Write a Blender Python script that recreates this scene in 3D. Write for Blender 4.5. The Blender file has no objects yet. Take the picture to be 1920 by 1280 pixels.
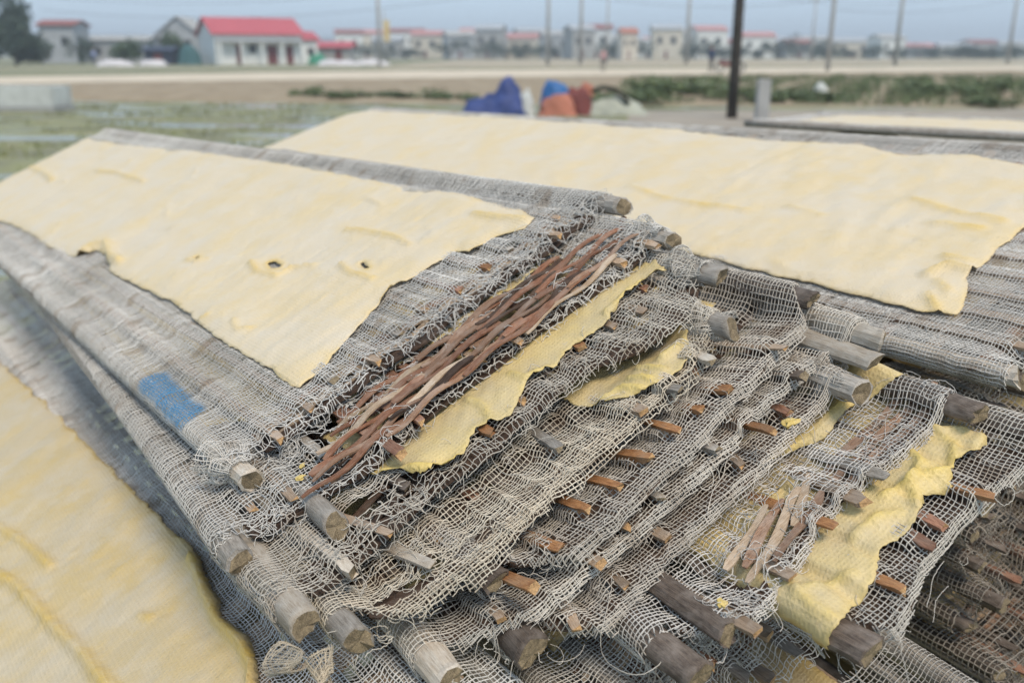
import bpy, bmesh, math, random
import numpy as np
from mathutils import Vector, Matrix, Euler
from mathutils.geometry import delaunay_2d_cdt

random.seed(7)
rng = np.random.default_rng(7)
PI = math.pi
scene = bpy.context.scene
COL = scene.collection

# ------------------------------------------------------------------ camera
cam_d = bpy.data.cameras.new('camera')
cam = bpy.data.objects.new('camera', cam_d)
COL.objects.link(cam)
scene.camera = cam
CAM_H = 1.30                                   # lens height above the field
PITCH = math.radians(17.530)
cam.location = (0, 0, CAM_H)
cam.rotation_euler = (PI / 2 - PITCH, 0, 0)
cam_d.sensor_width = 36.0
cam_d.lens = 31.88
cam_d.clip_start = 0.02
cam_d.clip_end = 6000
cam_d.dof.use_dof = True
cam_d.dof.focus_distance = 0.63
cam_d.dof.aperture_fstop = 6.4

# ------------------------------------------------------------------ sky and sun (bright overcast)
SUN_EL, SUN_AZ = math.radians(58), math.radians(150)     # azimuth from +Y clockwise
world = bpy.data.worlds.new('World')
scene.world = world
world.use_nodes = True
wn, wl = world.node_tree.nodes, world.node_tree.links
wn.clear()
sky = wn.new('ShaderNodeTexSky')
sky.sky_type = 'NISHITA'
sky.sun_disc = False
sky.sun_elevation = SUN_EL
sky.sun_rotation = SUN_AZ
sky.air_density = 1.0
sky.dust_density = 1.5
sky.ozone_density = 2.0
cloud = wn.new('ShaderNodeRGB')
cloud.outputs[0].default_value = (5.2, 6.8, 8.6, 1)       # even cloud layer in front of the blue
mixw = wn.new('ShaderNodeMix'); mixw.data_type = 'RGBA'
mixw.inputs[0].default_value = 0.72
bgn = wn.new('ShaderNodeBackground')
bgn.inputs['Strength'].default_value = 0.10
wout = wn.new('ShaderNodeOutputWorld')
wl.new(sky.outputs[0], mixw.inputs[6]); wl.new(cloud.outputs[0], mixw.inputs[7])
wl.new(mixw.outputs[2], bgn.inputs['Color']); wl.new(bgn.outputs[0], wout.inputs['Surface'])

sun_d = bpy.data.lights.new('sun', 'SUN')
sun_d.energy = 2.3
sun_d.angle = math.radians(18)
sun_d.color = (1.0, 0.87, 0.70)
sun = bpy.data.objects.new('sun', sun_d)
COL.objects.link(sun)
sdir = Vector((math.sin(SUN_AZ) * math.cos(SUN_EL), math.cos(SUN_AZ) * math.cos(SUN_EL), math.sin(SUN_EL)))
sun.rotation_euler = sdir.to_track_quat('Z', 'Y').to_euler()

vs = scene.view_settings
vs.view_transform = 'Standard'; vs.look = 'None'; vs.gamma = 1.0; vs.exposure = 0.42
vs.use_curve_mapping = False
cy = scene.cycles
cy.max_bounces = 6; cy.diffuse_bounces = 3; cy.glossy_bounces = 2; cy.transmission_bounces = 2; cy.transparent_max_bounces = 10; cy.volume_bounces = 0
cy.use_adaptive_sampling = True; cy.adaptive_threshold = .02
cy.caustics_reflective = False; cy.caustics_refractive = False

# ------------------------------------------------------------------ helpers
def tag(o, label=None, cat=None, group=None, kind=None):
    if label: o['label'] = label
    if cat: o['category'] = cat
    if group: o['group'] = group
    if kind: o['kind'] = kind
    return o

def empty(name, M=None, loc=None):
    o = bpy.data.objects.new(name, None)
    COL.objects.link(o)
    o.empty_display_size = 0.02
    if M is not None: o.matrix_world = M
    if loc is not None: o.location = loc
    return o

def link(name, me, mats=(), parent=None, M=None):
    o = bpy.data.objects.new(name, me)
    COL.objects.link(o)
    for m in mats:
        if m.name not in [x.name for x in me.materials if x]: me.materials.append(m)
    if parent: o.parent = parent
    if M is not None: o.matrix_local = M
    return o

def mesh_np(name, V, F, smooth=True, attr=None):
    """V (n,3), F (m,k) with one k."""
    me = bpy.data.meshes.new(name)
    V = np.ascontiguousarray(V, dtype=np.float32); F = np.ascontiguousarray(F, dtype=np.int32)
    k = F.shape[1]
    me.vertices.add(len(V)); me.vertices.foreach_set('co', V.ravel())
    me.loops.add(F.size); me.loops.foreach_set('vertex_index', F.ravel())
    me.polygons.add(len(F))
    me.polygons.foreach_set('loop_start', np.arange(0, F.size, k, dtype=np.int32))
    me.polygons.foreach_set('loop_total', np.full(len(F), k, dtype=np.int32))
    if smooth: me.polygons.foreach_set('use_smooth', np.ones(len(F), dtype=bool))
    if attr is not None:
        for an, vals in attr.items():
            vals = np.asarray(vals, dtype=np.float32)
            if vals.ndim == 1:
                at = me.attributes.new(an, 'FLOAT', 'POINT'); at.data.foreach_set('value', vals)
            else:
                at = me.attributes.new(an, 'FLOAT_COLOR', 'POINT')
                at.data.foreach_set('color', np.concatenate([vals, np.ones((len(vals), 1), np.float32)], 1).ravel())
    me.update(calc_edges=True)
    return me

class Noise2:
    """smooth pseudo noise made of a few random sine waves"""
    def __init__(s, seed, freq, n=7):
        r = np.random.default_rng(seed)
        th = r.uniform(0, 2 * PI, n); f = freq * r.uniform(.5, 1.5, n) * 2 * PI
        s.kx, s.ky, s.ph = f * np.cos(th), f * np.sin(th), r.uniform(0, 2 * PI, n)
        s.n = n
    def __call__(s, x, y):
        o = 0
        for i in range(s.n): o = o + np.sin(s.kx[i] * x + s.ky[i] * y + s.ph[i])
        return o / (s.n ** .5)

def sstep(a, b, x):
    t = np.clip((x - a) / (b - a), 0, 1)
    return t * t * (3 - 2 * t)

def seg_dist(px, py, poly, closed=False):
    d = np.full(np.shape(px), 1e9)
    pts = list(poly) + ([poly[0]] if closed else [])
    for (x0, y0), (x1, y1) in zip(pts[:-1], pts[1:]):
        vx, vy = x1 - x0, y1 - y0
        L2 = vx * vx + vy * vy + 1e-12
        t = np.clip(((px - x0) * vx + (py - y0) * vy) / L2, 0, 1)
        d = np.minimum(d, np.hypot(px - x0 - t * vx, py - y0 - t * vy))
    return d

def inside(px, py, poly):
    c = np.zeros(np.shape(px), bool)
    n = len(poly)
    for i in range(n):
        x0, y0 = poly[i]; x1, y1 = poly[(i + 1) % n]
        if y0 == y1: continue
        hit = ((y0 > py) != (y1 > py)) & (px < (x1 - x0) * (py - y0) / (y1 - y0) + x0)
        c ^= hit
    return c

# ------------------------------------------------------------------ materials
def mat(name):
    m = bpy.data.materials.new(name); m.use_nodes = True
    n, l = m.node_tree.nodes, m.node_tree.links
    b = n['Principled BSDF']
    return m, n, l, b

def plain(name, c, rough=.7, var=.12, scale=3.0, bump=0.0, spec=.3, coord='Object'):
    m, n, l, b = mat(name)
    tc = n.new('ShaderNodeTexCoord')
    nz = n.new('ShaderNodeTexNoise'); nz.inputs['Scale'].default_value = scale; nz.inputs['Detail'].default_value = 6
    l.new(tc.outputs[coord], nz.inputs['Vector'])
    rp = n.new('ShaderNodeValToRGB')
    rp.color_ramp.elements[0].position = .3; rp.color_ramp.elements[1].position = .7
    rp.color_ramp.elements[0].color = tuple(x * (1 - var) for x in c) + (1,)
    rp.color_ramp.elements[1].color = tuple(min(1, x * (1 + var)) for x in c) + (1,)
    l.new(nz.outputs['Fac'], rp.inputs['Fac']); l.new(rp.outputs['Color'], b.inputs['Base Color'])
    b.inputs['Roughness'].default_value = rough
    b.inputs['Specular IOR Level'].default_value = spec
    if bump:
        bp = n.new('ShaderNodeBump'); bp.inputs['Strength'].default_value = bump; bp.inputs['Distance'].default_value = .02
        l.new(nz.outputs['Fac'], bp.inputs['Height']); l.new(bp.outputs['Normal'], b.inputs['Normal'])
    return m

def wood(name, c1, c2, c3, long_axis=1, fine=900.0, rough=.75, spotty=.5):
    """weathered wood or bamboo: streaks along one axis, blotches and cracks"""
    m, n, l, b = mat(name)
    tc = n.new('ShaderNodeTexCoord')
    oi = n.new('ShaderNodeObjectInfo')
    off = n.new('ShaderNodeVectorMath'); off.operation = 'SCALE'
    comb = n.new('ShaderNodeCombineXYZ')
    for i in range(3): l.new(oi.outputs['Random'], comb.inputs[i])
    l.new(comb.outputs[0], off.inputs[0]); off.inputs['Scale'].default_value = 7.3
    add = n.new('ShaderNodeVectorMath'); add.operation = 'ADD'
    l.new(tc.outputs['Object'], add.inputs[0]); l.new(off.outputs[0], add.inputs[1])
    mp = n.new('ShaderNodeMapping')
    sc = [1, 1, 1]; sc[long_axis] = .09
    mp.inputs['Scale'].default_value = sc
    l.new(add.outputs[0], mp.inputs['Vector'])
    g = n.new('ShaderNodeTexNoise'); g.inputs['Scale'].default_value = fine; g.inputs['Detail'].default_value = 5; g.inputs['Roughness'].default_value = .65
    l.new(mp.outputs[0], g.inputs['Vector'])
    bl = n.new('ShaderNodeTexNoise'); bl.inputs['Scale'].default_value = 75; bl.inputs['Detail'].default_value = 6; bl.inputs['Roughness'].default_value = .62
    l.new(add.outputs[0], bl.inputs['Vector'])
    r1 = n.new('ShaderNodeValToRGB')
    r1.color_ramp.elements[0].position = .32; r1.color_ramp.elements[0].color = c1 + (1,)
    r1.color_ramp.elements[1].position = .66; r1.color_ramp.elements[1].color = c2 + (1,)
    l.new(g.outputs['Fac'], r1.inputs['Fac'])
    r2 = n.new('ShaderNodeValToRGB')
    r2.color_ramp.elements[0].position = .42; r2.color_ramp.elements[0].color = (0, 0, 0, 1)
    r2.color_ramp.elements[1].position = .68; r2.color_ramp.elements[1].color = (spotty,) * 3 + (1,)
    l.new(bl.outputs['Fac'], r2.inputs['Fac'])
    mx = n.new('ShaderNodeMix'); mx.data_type = 'RGBA'
    l.new(r2.outputs['Color'], mx.inputs[0]); l.new(r1.outputs['Color'], mx.inputs[6]); mx.inputs[7].default_value = c3 + (1,)
    hv = n.new('ShaderNodeHueSaturation')
    mr = n.new('ShaderNodeMapRange'); mr.inputs[3].default_value = .72; mr.inputs[4].default_value = 1.22
    l.new(oi.outputs['Random'], mr.inputs[0]); l.new(mr.outputs[0], hv.inputs['Value'])
    l.new(mx.outputs[2], hv.inputs['Color']); l.new(hv.outputs[0], b.inputs['Base Color'])
    b.inputs['Roughness'].default_value = rough; b.inputs['Specular IOR Level'].default_value = .25
    bp = n.new('ShaderNodeBump'); bp.inputs['Strength'].default_value = .55; bp.inputs['Distance'].default_value = .0012
    l.new(g.outputs['Fac'], bp.inputs['Height']); l.new(bp.outputs[0], b.inputs['Normal'])
    return m

M_GREY = wood('weathered_grey_wood', (.17, .145, .12), (.40, .36, .31), (.46, .43, .39))
M_PALE = wood('bleached_wood', (.30, .24, .18), (.52, .46, .38), (.58, .55, .50))
M_DARK = wood('dark_stained_shade_wood', (.045, .035, .03), (.15, .115, .09), (.26, .22, .19), spotty=.6)  # dark rails; also carries painted shade on deep slats and the back stack
M_BAMB = wood('orange_bamboo', (.17, .07, .03), (.40, .20, .085), (.34, .25, .17), fine=1200, spotty=.45)
M_RED = wood('red_brown_bamboo', (.13, .06, .04), (.34, .175, .11), (.36, .27, .21), fine=1200)
M_TAN = wood('weathered_tan_bamboo', (.21, .14, .09), (.44, .32, .22), (.43, .38, .33), fine=1200)
M_STRIP = wood('brown_woven_strip', (.13, .07, .045), (.36, .215, .135), (.40, .32, .26), long_axis=0, fine=1300, spotty=.6)
M_STRIPR = wood('reddish_woven_strip', (.10, .042, .026), (.31, .145, .08), (.34, .25, .19), long_axis=0, fine=1300, spotty=.5)
M_STRIPT = wood('tan_woven_strip', (.27, .18, .11), (.52, .39, .27), (.55, .48, .40), long_axis=0, fine=1300, spotty=.5)

M_EDGE = wood('dark_brown_shade_strip', (.022, .014, .010), (.10, .058, .038), (.15, .115, .09), long_axis=0, fine=1300, spotty=.5)  # brown strip with the shade of the tray gaps put into its colour

def endgrain(name, c):
    m, n, l, b = mat(name)
    tc = n.new('ShaderNodeTexCoord')
    nz = n.new('ShaderNodeTexNoise'); nz.inputs['Scale'].default_value = 900; nz.inputs['Detail'].default_value = 4
    l.new(tc.outputs['Object'], nz.inputs['Vector'])
    n2 = n.new('ShaderNodeTexNoise'); n2.inputs['Scale'].default_value = 180; n2.inputs['Detail'].default_value = 3
    l.new(tc.outputs['Object'], n2.inputs['Vector'])
    mu = n.new('ShaderNodeMath'); mu.operation = 'MULTIPLY'
    l.new(nz.outputs['Fac'], mu.inputs[0]); l.new(n2.outputs['Fac'], mu.inputs[1])
    rp = n.new('ShaderNodeValToRGB')
    rp.color_ramp.elements[0].position = .12; rp.color_ramp.elements[0].color = tuple(x * .35 for x in c) + (1,)
    rp.color_ramp.elements[1].position = .38; rp.color_ramp.elements[1].color = c + (1,)
    l.new(mu.outputs[0], rp.inputs['Fac']); l.new(rp.outputs[0], b.inputs['Base Color'])
    b.inputs['Roughness'].default_value = .9
    bp = n.new('ShaderNodeBump'); bp.inputs['Strength'].default_value = .8; bp.inputs['Distance'].default_value = .001
    l.new(nz.outputs['Fac'], bp.inputs['Height']); l.new(bp.outputs[0], b.inputs['Normal'])
    return m
M_END = endgrain('end_grain', (.30, .23, .14))
M_ENDB = endgrain('bamboo_end_grain', (.55, .33, .15))

# gauze thread: colour comes from a per-thread attribute (yarn tone, paint, dirt)
m, n, l, b = mat('gauze_thread')
at = n.new('ShaderNodeAttribute'); at.attribute_name = 'yarn'
l.new(at.outputs['Color'], b.inputs['Base Color'])
b.inputs['Roughness'].default_value = .85; b.inputs['Specular IOR Level'].default_value = .15
M_GAUZE = m

# starch sheet: pale, slightly glossy and translucent; yellower where it is thick
def sheet_mat(name, thin, thick, alpha):
    m, n, l, b = mat(name)
    tc = n.new('ShaderNodeTexCoord')
    at = n.new('ShaderNodeAttribute'); at.attribute_name = 'thick'
    nz = n.new('ShaderNodeTexNoise'); nz.inputs['Scale'].default_value = 11; nz.inputs['Detail'].default_value = 9; nz.inputs['Roughness'].default_value = .66
    l.new(tc.outputs['Object'], nz.inputs['Vector'])
    fn = n.new('ShaderNodeTexNoise'); fn.inputs['Scale'].default_value = 430; fn.inputs['Detail'].default_value = 4; fn.inputs['Roughness'].default_value = .6
    l.new(tc.outputs['Object'], fn.inputs['Vector'])
    mr = n.new('ShaderNodeMapRange'); mr.inputs[1].default_value = .42; mr.inputs[2].default_value = .72; mr.inputs[3].default_value = 0; mr.inputs[4].default_value = .75
    l.new(nz.outputs['Fac'], mr.inputs[0])
    ad = n.new('ShaderNodeMath'); ad.operation = 'ADD'; ad.use_clamp = True
    l.new(mr.outputs[0], ad.inputs[0]); l.new(at.outputs['Fac'], ad.inputs[1])
    mx = n.new('ShaderNodeMix'); mx.data_type = 'RGBA'
    mx.inputs[6].default_value = thin + (1,); mx.inputs[7].default_value = thick + (1,)
    l.new(ad.outputs[0], mx.inputs[0])
    # tiny grains and bubbles
    vr = n.new('ShaderNodeTexVoronoi'); vr.inputs['Scale'].default_value = 420
    l.new(tc.outputs['Object'], vr.inputs['Vector'])
    gr = n.new('ShaderNodeValToRGB')
    gr.color_ramp.elements[0].position = .06; gr.color_ramp.elements[0].color = (1, 1, 1, 1)
    gr.color_ramp.elements[1].position = .16; gr.color_ramp.elements[1].color = (0, 0, 0, 1)
    l.new(vr.outputs['Distance'], gr.inputs['Fac'])
    gm = n.new('ShaderNodeMath'); gm.operation = 'MULTIPLY'; gm.inputs[1].default_value = .35
    l.new(gr.outputs['Color'], gm.inputs[0])
    mx2 = n.new('ShaderNodeMix'); mx2.data_type = 'RGBA'
    mx2.inputs[7].default_value = (.86, .80, .55, 1)
    pn = n.new('ShaderNodeTexNoise'); pn.inputs['Scale'].default_value = 17; pn.inputs['Detail'].default_value = 9; pn.inputs['Roughness'].default_value = .68
    l.new(tc.outputs['Object'], pn.inputs['Vector'])
    pr = n.new('ShaderNodeMapRange'); pr.inputs[1].default_value = .45; pr.inputs[2].default_value = .72; pr.inputs[3].default_value = 0; pr.inputs[4].default_value = .55
    l.new(pn.outputs['Fac'], pr.inputs[0])
    mx3 = n.new('ShaderNodeMix'); mx3.data_type = 'RGBA'; mx3.inputs[7].default_value = tuple(x * .5 + .29 * y for x, y in zip(thin, (1, 1, 1.0))) + (1,)
    l.new(pr.outputs[0], mx3.inputs[0]); l.new(mx.outputs[2], mx3.inputs[6])
    wv = []
    for ax in ('X', 'Y'):
        w_ = n.new('ShaderNodeTexWave'); w_.bands_direction = ax; w_.inputs['Scale'].default_value = 95; w_.inputs['Distortion'].default_value = 1.6
        w_.inputs['Detail'].default_value = 2; w_.inputs['Detail Scale'].default_value = .25
        l.new(tc.outputs['Object'], w_.inputs['Vector']); wv.append(w_)
    wm = n.new('ShaderNodeMath'); wm.operation = 'MAXIMUM'; l.new(wv[0].outputs['Fac'], wm.inputs[0]); l.new(wv[1].outputs['Fac'], wm.inputs[1])
    sp_ = n.new('ShaderNodeTexNoise'); sp_.inputs['Scale'].default_value = 130; sp_.inputs['Detail'].default_value = 3
    l.new(tc.outputs['Object'], sp_.inputs['Vector'])
    sr = n.new('ShaderNodeMapRange'); sr.inputs[1].default_value = .68; sr.inputs[2].default_value = .78; sr.inputs[3].default_value = 0; sr.inputs[4].default_value = .35
    l.new(sp_.outputs['Fac'], sr.inputs[0])
    mx4 = n.new('ShaderNodeMix'); mx4.data_type = 'RGBA'; mx4.inputs[7].default_value = (.33, .25, .13, 1)
    l.new(sr.outputs[0], mx4.inputs[0]); l.new(mx3.outputs[2], mx4.inputs[6])
    wr = n.new('ShaderNodeMapRange'); wr.inputs[3].default_value = .955; wr.inputs[4].default_value = 1.02
    l.new(wm.outputs[0], wr.inputs[0])
    hs = n.new('ShaderNodeHueSaturation'); l.new(wr.outputs[0], hs.inputs['Value']); l.new(mx4.outputs[2], hs.inputs['Color'])
    l.new(gm.outputs[0], mx2.inputs[0]); l.new(hs.outputs[0], mx2.inputs[6])
    l.new(mx2.outputs[2], b.inputs['Base Color'])
    b.inputs['Roughness'].default_value = .42; b.inputs['Specular IOR Level'].default_value = .45
    am = n.new('ShaderNodeMapRange'); am.inputs[1].default_value = .35; am.inputs[2].default_value = .65; am.inputs[3].default_value = 1.0; am.inputs[4].default_value = alpha
    l.new(pn.outputs['Fac'], am.inputs[0])
    if alpha < 1: l.new(am.outputs[0], b.inputs['Alpha'])
    bp = n.new('ShaderNodeBump'); bp.inputs['Strength'].default_value = .5; bp.inputs['Distance'].default_value = .0014
    bw = n.new('ShaderNodeBump'); bw.inputs['Strength'].default_value = .22; bw.inputs['Distance'].default_value = .0012
    l.new(wm.outputs[0], bw.inputs['Height']); l.new(bw.outputs[0], bp.inputs['Normal'])
    l.new(fn.outputs['Fac'], bp.inputs['Height'])
    bp2 = n.new('ShaderNodeBump'); bp2.inputs['Strength'].default_value = .35; bp2.inputs['Distance'].default_value = .008
    l.new(nz.outputs['Fac'], bp2.inputs['Height']); l.new(bp.outputs[0], bp2.inputs['Normal'])
    l.new(bp2.outputs[0], b.inputs['Normal'])
    return m
M_SHEET = sheet_mat('pale_starch_sheet', (.62, .515, .355), (.65, .475, .19), 1.0)
M_SHEETY = sheet_mat('yellow_starch_sheet', (.62, .49, .255), (.66, .49, .15), .72)
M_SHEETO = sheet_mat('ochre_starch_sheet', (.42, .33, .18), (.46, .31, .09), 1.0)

# ------------------------------------------------------------------ frames of the stacks
def frame4(R, O):
    M = Matrix([[R[0][0], R[0][1], R[0][2], O[0]], [R[1][0], R[1][1], R[1][2], O[1]], [R[2][0], R[2][1], R[2][2], O[2] + CAM_H], [0, 0, 0, 1]])
    return M
F1 = frame4([[0.72168, -0.60008, -0.34507], [0.55688, 0.7994, -0.22549], [0.41116, -0.02943, 0.91109]], (-0.1862, 0.5905, -0.2789))
F2 = frame4([[0.78494, -0.56633, -0.25126], [0.54623, 0.82396, -0.15075], [0.2924, -0.01891, 0.95611]], (0.386, 0.657, -0.229))

def tray_frame(F, A, ang, z):
    return F @ Matrix.Translation((A[0], A[1], z)) @ Matrix.Rotation(ang, 4, 'Z')

# ------------------------------------------------------------------ builders: threads
YARN = np.array([.60, .565, .51])
def tube_arrays(P, valid, rad, col):
    """P (n,m,3) poly-lines, valid (n,m); three-sided tubes. Returns V,F,C"""
    T = np.gradient(P, axis=1)
    T /= np.linalg.norm(T, axis=2, keepdims=True) + 1e-9
    up = np.array([0.13, 0.07, 1.0])
    S = np.cross(T, up); S /= np.linalg.norm(S, axis=2, keepdims=True) + 1e-9
    N = np.cross(S, T)
    n_, m_ = P.shape[:2]
    rad = np.broadcast_to(np.asarray(rad, float), (n_, m_))[..., None]
    ring = []
    for k in range(3):
        a = 2 * PI * k / 3 + PI / 2
        ring.append(P + rad * (math.cos(a) * S + math.sin(a) * N))
    V = np.stack(ring, 2).reshape(-1, 3)
    C = np.repeat(np.broadcast_to(col, (n_, m_, 3)).reshape(-1, 3), 3, axis=0)
    ok = valid[:, :-1] & valid[:, 1:]
    i, j = np.nonzero(ok)
    base = (i * m_ + j) * 3; nxt = base + 3
    F = []
    for k in range(3):
        k2 = (k + 1) % 3
        F.append(np.stack([base + k, base + k2, nxt + k2, nxt + k], 1))
    F = np.concatenate(F)
    used, inv = np.unique(F, return_inverse=True)
    return V[used], inv.reshape(F.shape), C[used]

def join_arrays(parts):
    Vs, Fs, Cs, o = [], [], [], 0
    for V, F, C in parts:
        if len(F) == 0: continue
        Vs.append(V); Fs.append(F + o); Cs.append(C); o += len(V)
    return np.concatenate(Vs), np.concatenate(Fs), np.concatenate(Cs)

def gauze(parent, S, regions, keep, fray=None, seed=0, tone=YARN, paint=None, name='gauze', rad=.00047, warp=1.0):
    """regions: (a0,a1,e0,e1,pitch,seg) patches of woven thread lying on surface S"""
    parts = []
    r = np.random.default_rng(seed)
    n1, n2 = Noise2(seed + 1, 11), Noise2(seed + 2, 11)
    n3, n4 = Noise2(seed + 3, 45), Noise2(seed + 4, 45)
    n5, n6 = Noise2(seed + 5, 160), Noise2(seed + 6, 160)
    tn = Noise2(seed + 9, 6)
    for (a0, a1, e0, e1, pitch, seg) in regions:
        pa, pe = pitch if isinstance(pitch, tuple) else (pitch, pitch)
        for d in (0, 1):
            pitch = pa if d == 0 else pe
            if d == 0: lo, hi, s0, s1 = a0, a1, e0, e1
            else: lo, hi, s0, s1 = e0, e1, a0, a1
            nth = int((hi - lo) / pitch); npt = max(3, int((s1 - s0) / seg))
            c = lo + (np.arange(nth) + .5) * pitch + r.normal(0, pitch * .07, nth)
            t = np.linspace(s0, s1, npt)
            Cc, Tt = np.meshgrid(c, t, indexing='ij')
            a, e = (Cc, Tt) if d == 0 else (Tt, Cc)
            k = keep(a, e)
            da = .0016 * warp * n1(a, e) + .0004 * n3(a, e)
            de = .0016 * warp * n2(a, e) + .0004 * n4(a, e)
            f = np.zeros_like(a)
            if fray is not None:
                f = fray(a, e)
                ph = r.uniform(0, 50, (nth, 1))
                da = da + f * .0045 * (n5(a + ph, e) * .6 + n3(a + ph, e - ph))
                de = de + f * .0045 * (n6(a - ph, e) * .6 + n4(a, e + ph))
            # ragged thread ends and a few missing threads
            jit = r.normal(0, 1, (nth, 1)) * .0016
            k &= keep(a + (jit if d == 1 else 0), e + (jit if d == 0 else 0))
            gone = (r.random((nth, 1)) < .012) & (n3(a, e) > .2)
            gone |= (r.random((nth, 1)) < f * .38)
            k &= ~gone
            aa, ee = a + da, e + de
            X, Y, Z = S(aa, ee)
            alt = np.where((np.arange(nth)[:, None] + np.round((t[None, :] - s0) / (pe if d == 0 else pa))) % 2 < 1, 1, -1)
            Z = Z + .00022 * alt + (.0001 if d else 0) + f * .0022 * np.abs(n5(a * 1.3, e + 3))
            P = np.stack([X, Y, Z], 2)
            colr = tone * (1 + .10 * tn(a, e) + r.normal(0, .06, (nth, 1)))[..., None]
            dirt = .55 * sstep(.55, 1.7, n1(a * 1.7 + 3, e * 1.7) + .45 * n3(a, e))[..., None]
            colr = colr * (1 - dirt) + np.array([.27, .205, .145]) * dirt
            if paint is not None:
                pm, pc = paint(a, e)
                colr = colr * (1 - pm[..., None]) + np.array(pc) * pm[..., None]
            rr = rad * ((pa + pe) / .0076) ** .6 * (1 + r.normal(0, .13, (nth, 1)))
            rr = rr * (1 + .16 * np.clip(n5(a * .7 + d, e * .7), -1.6, 1.6))
            if d == 0: rr = rr * 1.12
            parts.append(tube_arrays(P, k, rr, np.clip(colr, .02, .85)))
    V, F, C = join_arrays(parts)
    return link(name, mesh_np(name, V, F, attr={'yarn': C}), [M_GAUZE], parent)

def loose_threads(parent, S, spots, seed, tone=YARN, rad=.00025, name='loose_threads', up=.002, curl=1.0):
    """spots: (a0,a1,e0,e1,count,length) curling broken ends"""
    r = np.random.default_rng(seed)
    out = []
    for (a0, a1, e0, e1, cnt, ln) in spots:
        m_ = 22; cnt = max(3, int(cnt * .5))
        L = ln * r.uniform(.35, 1.5, (cnt, 1))
        ds = L / m_
        h = r.uniform(0, 2 * PI, (cnt, 1)) + np.cumsum(np.cumsum(r.normal(0, .055 * curl, (cnt, m_)), 1) + r.normal(0, .06 * curl, (cnt, 1)), 1)
        a = r.uniform(a0, a1, (cnt, 1)) + np.cumsum(np.cos(h) * ds, 1)
        e = r.uniform(e0, e1, (cnt, 1)) + np.cumsum(np.sin(h) * ds, 1)
        X, Y, Z = S(a, e)
        lift = up * np.abs(np.cumsum(r.normal(0, .32, (cnt, m_)), 1)) + .0012
        P = np.stack([X, Y, Z + np.minimum(lift, .012)], 2)
        col = tone * (1.08 + r.normal(0, .08, (cnt, 1, 1)))
        out.append(tube_arrays(P, np.ones((cnt, m_), bool), rad * r.uniform(.75, 1.25, (cnt, 1)), np.clip(col, .05, .85)))
    V, F, C = join_arrays(out)
    return tag(link(name, mesh_np(name, V, F, attr={'yarn': C}), [M_GAUZE], parent), kind='stuff')

# ------------------------------------------------------------------ builders: wood
def pole(parent, a, e, r_, L, material, shape='round', z=None, seed=0, tilt=(0, 0), name='pole', squash=1.0):
    """rail of a tray: lies along +e from its sawn end at e"""
    g = np.random.default_rng(seed)
    nr = 14 if shape != 'square' else 9
    ys = np.concatenate([[0, .0012, .006, .014, .026, .045, .08], np.linspace(.14, L, 9)])
    th = np.linspace(0, 2 * PI, nr, endpoint=False)
    if shape == 'round': prof = 1 + .05 * np.sin(2 * th + g.uniform(0, 6)) + g.normal(0, .025, nr)
    elif shape == 'split': prof = np.where(np.sin(th) < -.25, .55 / np.maximum(.55, -np.sin(th) + .0), 1) + g.normal(0, .03, nr)
    else:
        prof = 1 + g.normal(0, .075, nr)
    V = []
    cut = g.normal(0, .16, 2)
    for i, y in enumerate(ys):
        rr = r_ * prof * (1 + .05 * math.sin(14 * y + seed) + g.normal(0, .035, nr)) * (1.06 if i % 3 == 1 else 1)
        if i == 0: rr = rr * (.90 + g.normal(0, .05, nr))
        x = rr * np.cos(th); zz = rr * np.sin(th) * squash
        yy = y + (cut[0] * x + cut[1] * zz) * (1 if i < 4 else 0) + (g.normal(0, .0011, nr) if i < 2 else 0)
        bend = .0035 * math.sin(5.3 * y + seed) - .0035 * math.sin(seed)
        V.append(np.stack([x + bend + tilt[0] * y, np.broadcast_to(yy, x.shape), zz + tilt[1] * y], 1))
    n_ = len(ys)
    V = np.concatenate(V); V = np.concatenate([V, [[0, g.normal(0, .0008), 0], [tilt[0] * L, L, tilt[1] * L]]])
    q = []
    me = bpy.data.meshes.new(name)
    faces = []
    for i in range(n_ - 1):
        for k in range(nr):
            k2 = (k + 1) % nr
            faces.append((i * nr + k, i * nr + k2, (i + 1) * nr + k2, (i + 1) * nr + k))
    nside = len(faces)
    for k in range(nr): faces.append((n_ * nr, (k + 1) % nr, k))
    for k in range(nr): faces.append((n_ * nr + 1, (n_ - 1) * nr + k, (n_ - 1) * nr + (k + 1) % nr))
    me.from_pydata(V.tolist(), [], faces)
    me.materials.append(material); me.materials.append(M_END)
    for i, p in enumerate(me.polygons):
        p.use_smooth = i < nside and shape != 'square'
        p.material_index = 0 if i < nside else 1
    o = link(name, me, (), parent)
    o.scale = (.78, 1, .78)
    o.location = (a, e, -.006 if z is None else z)
    return o

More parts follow.
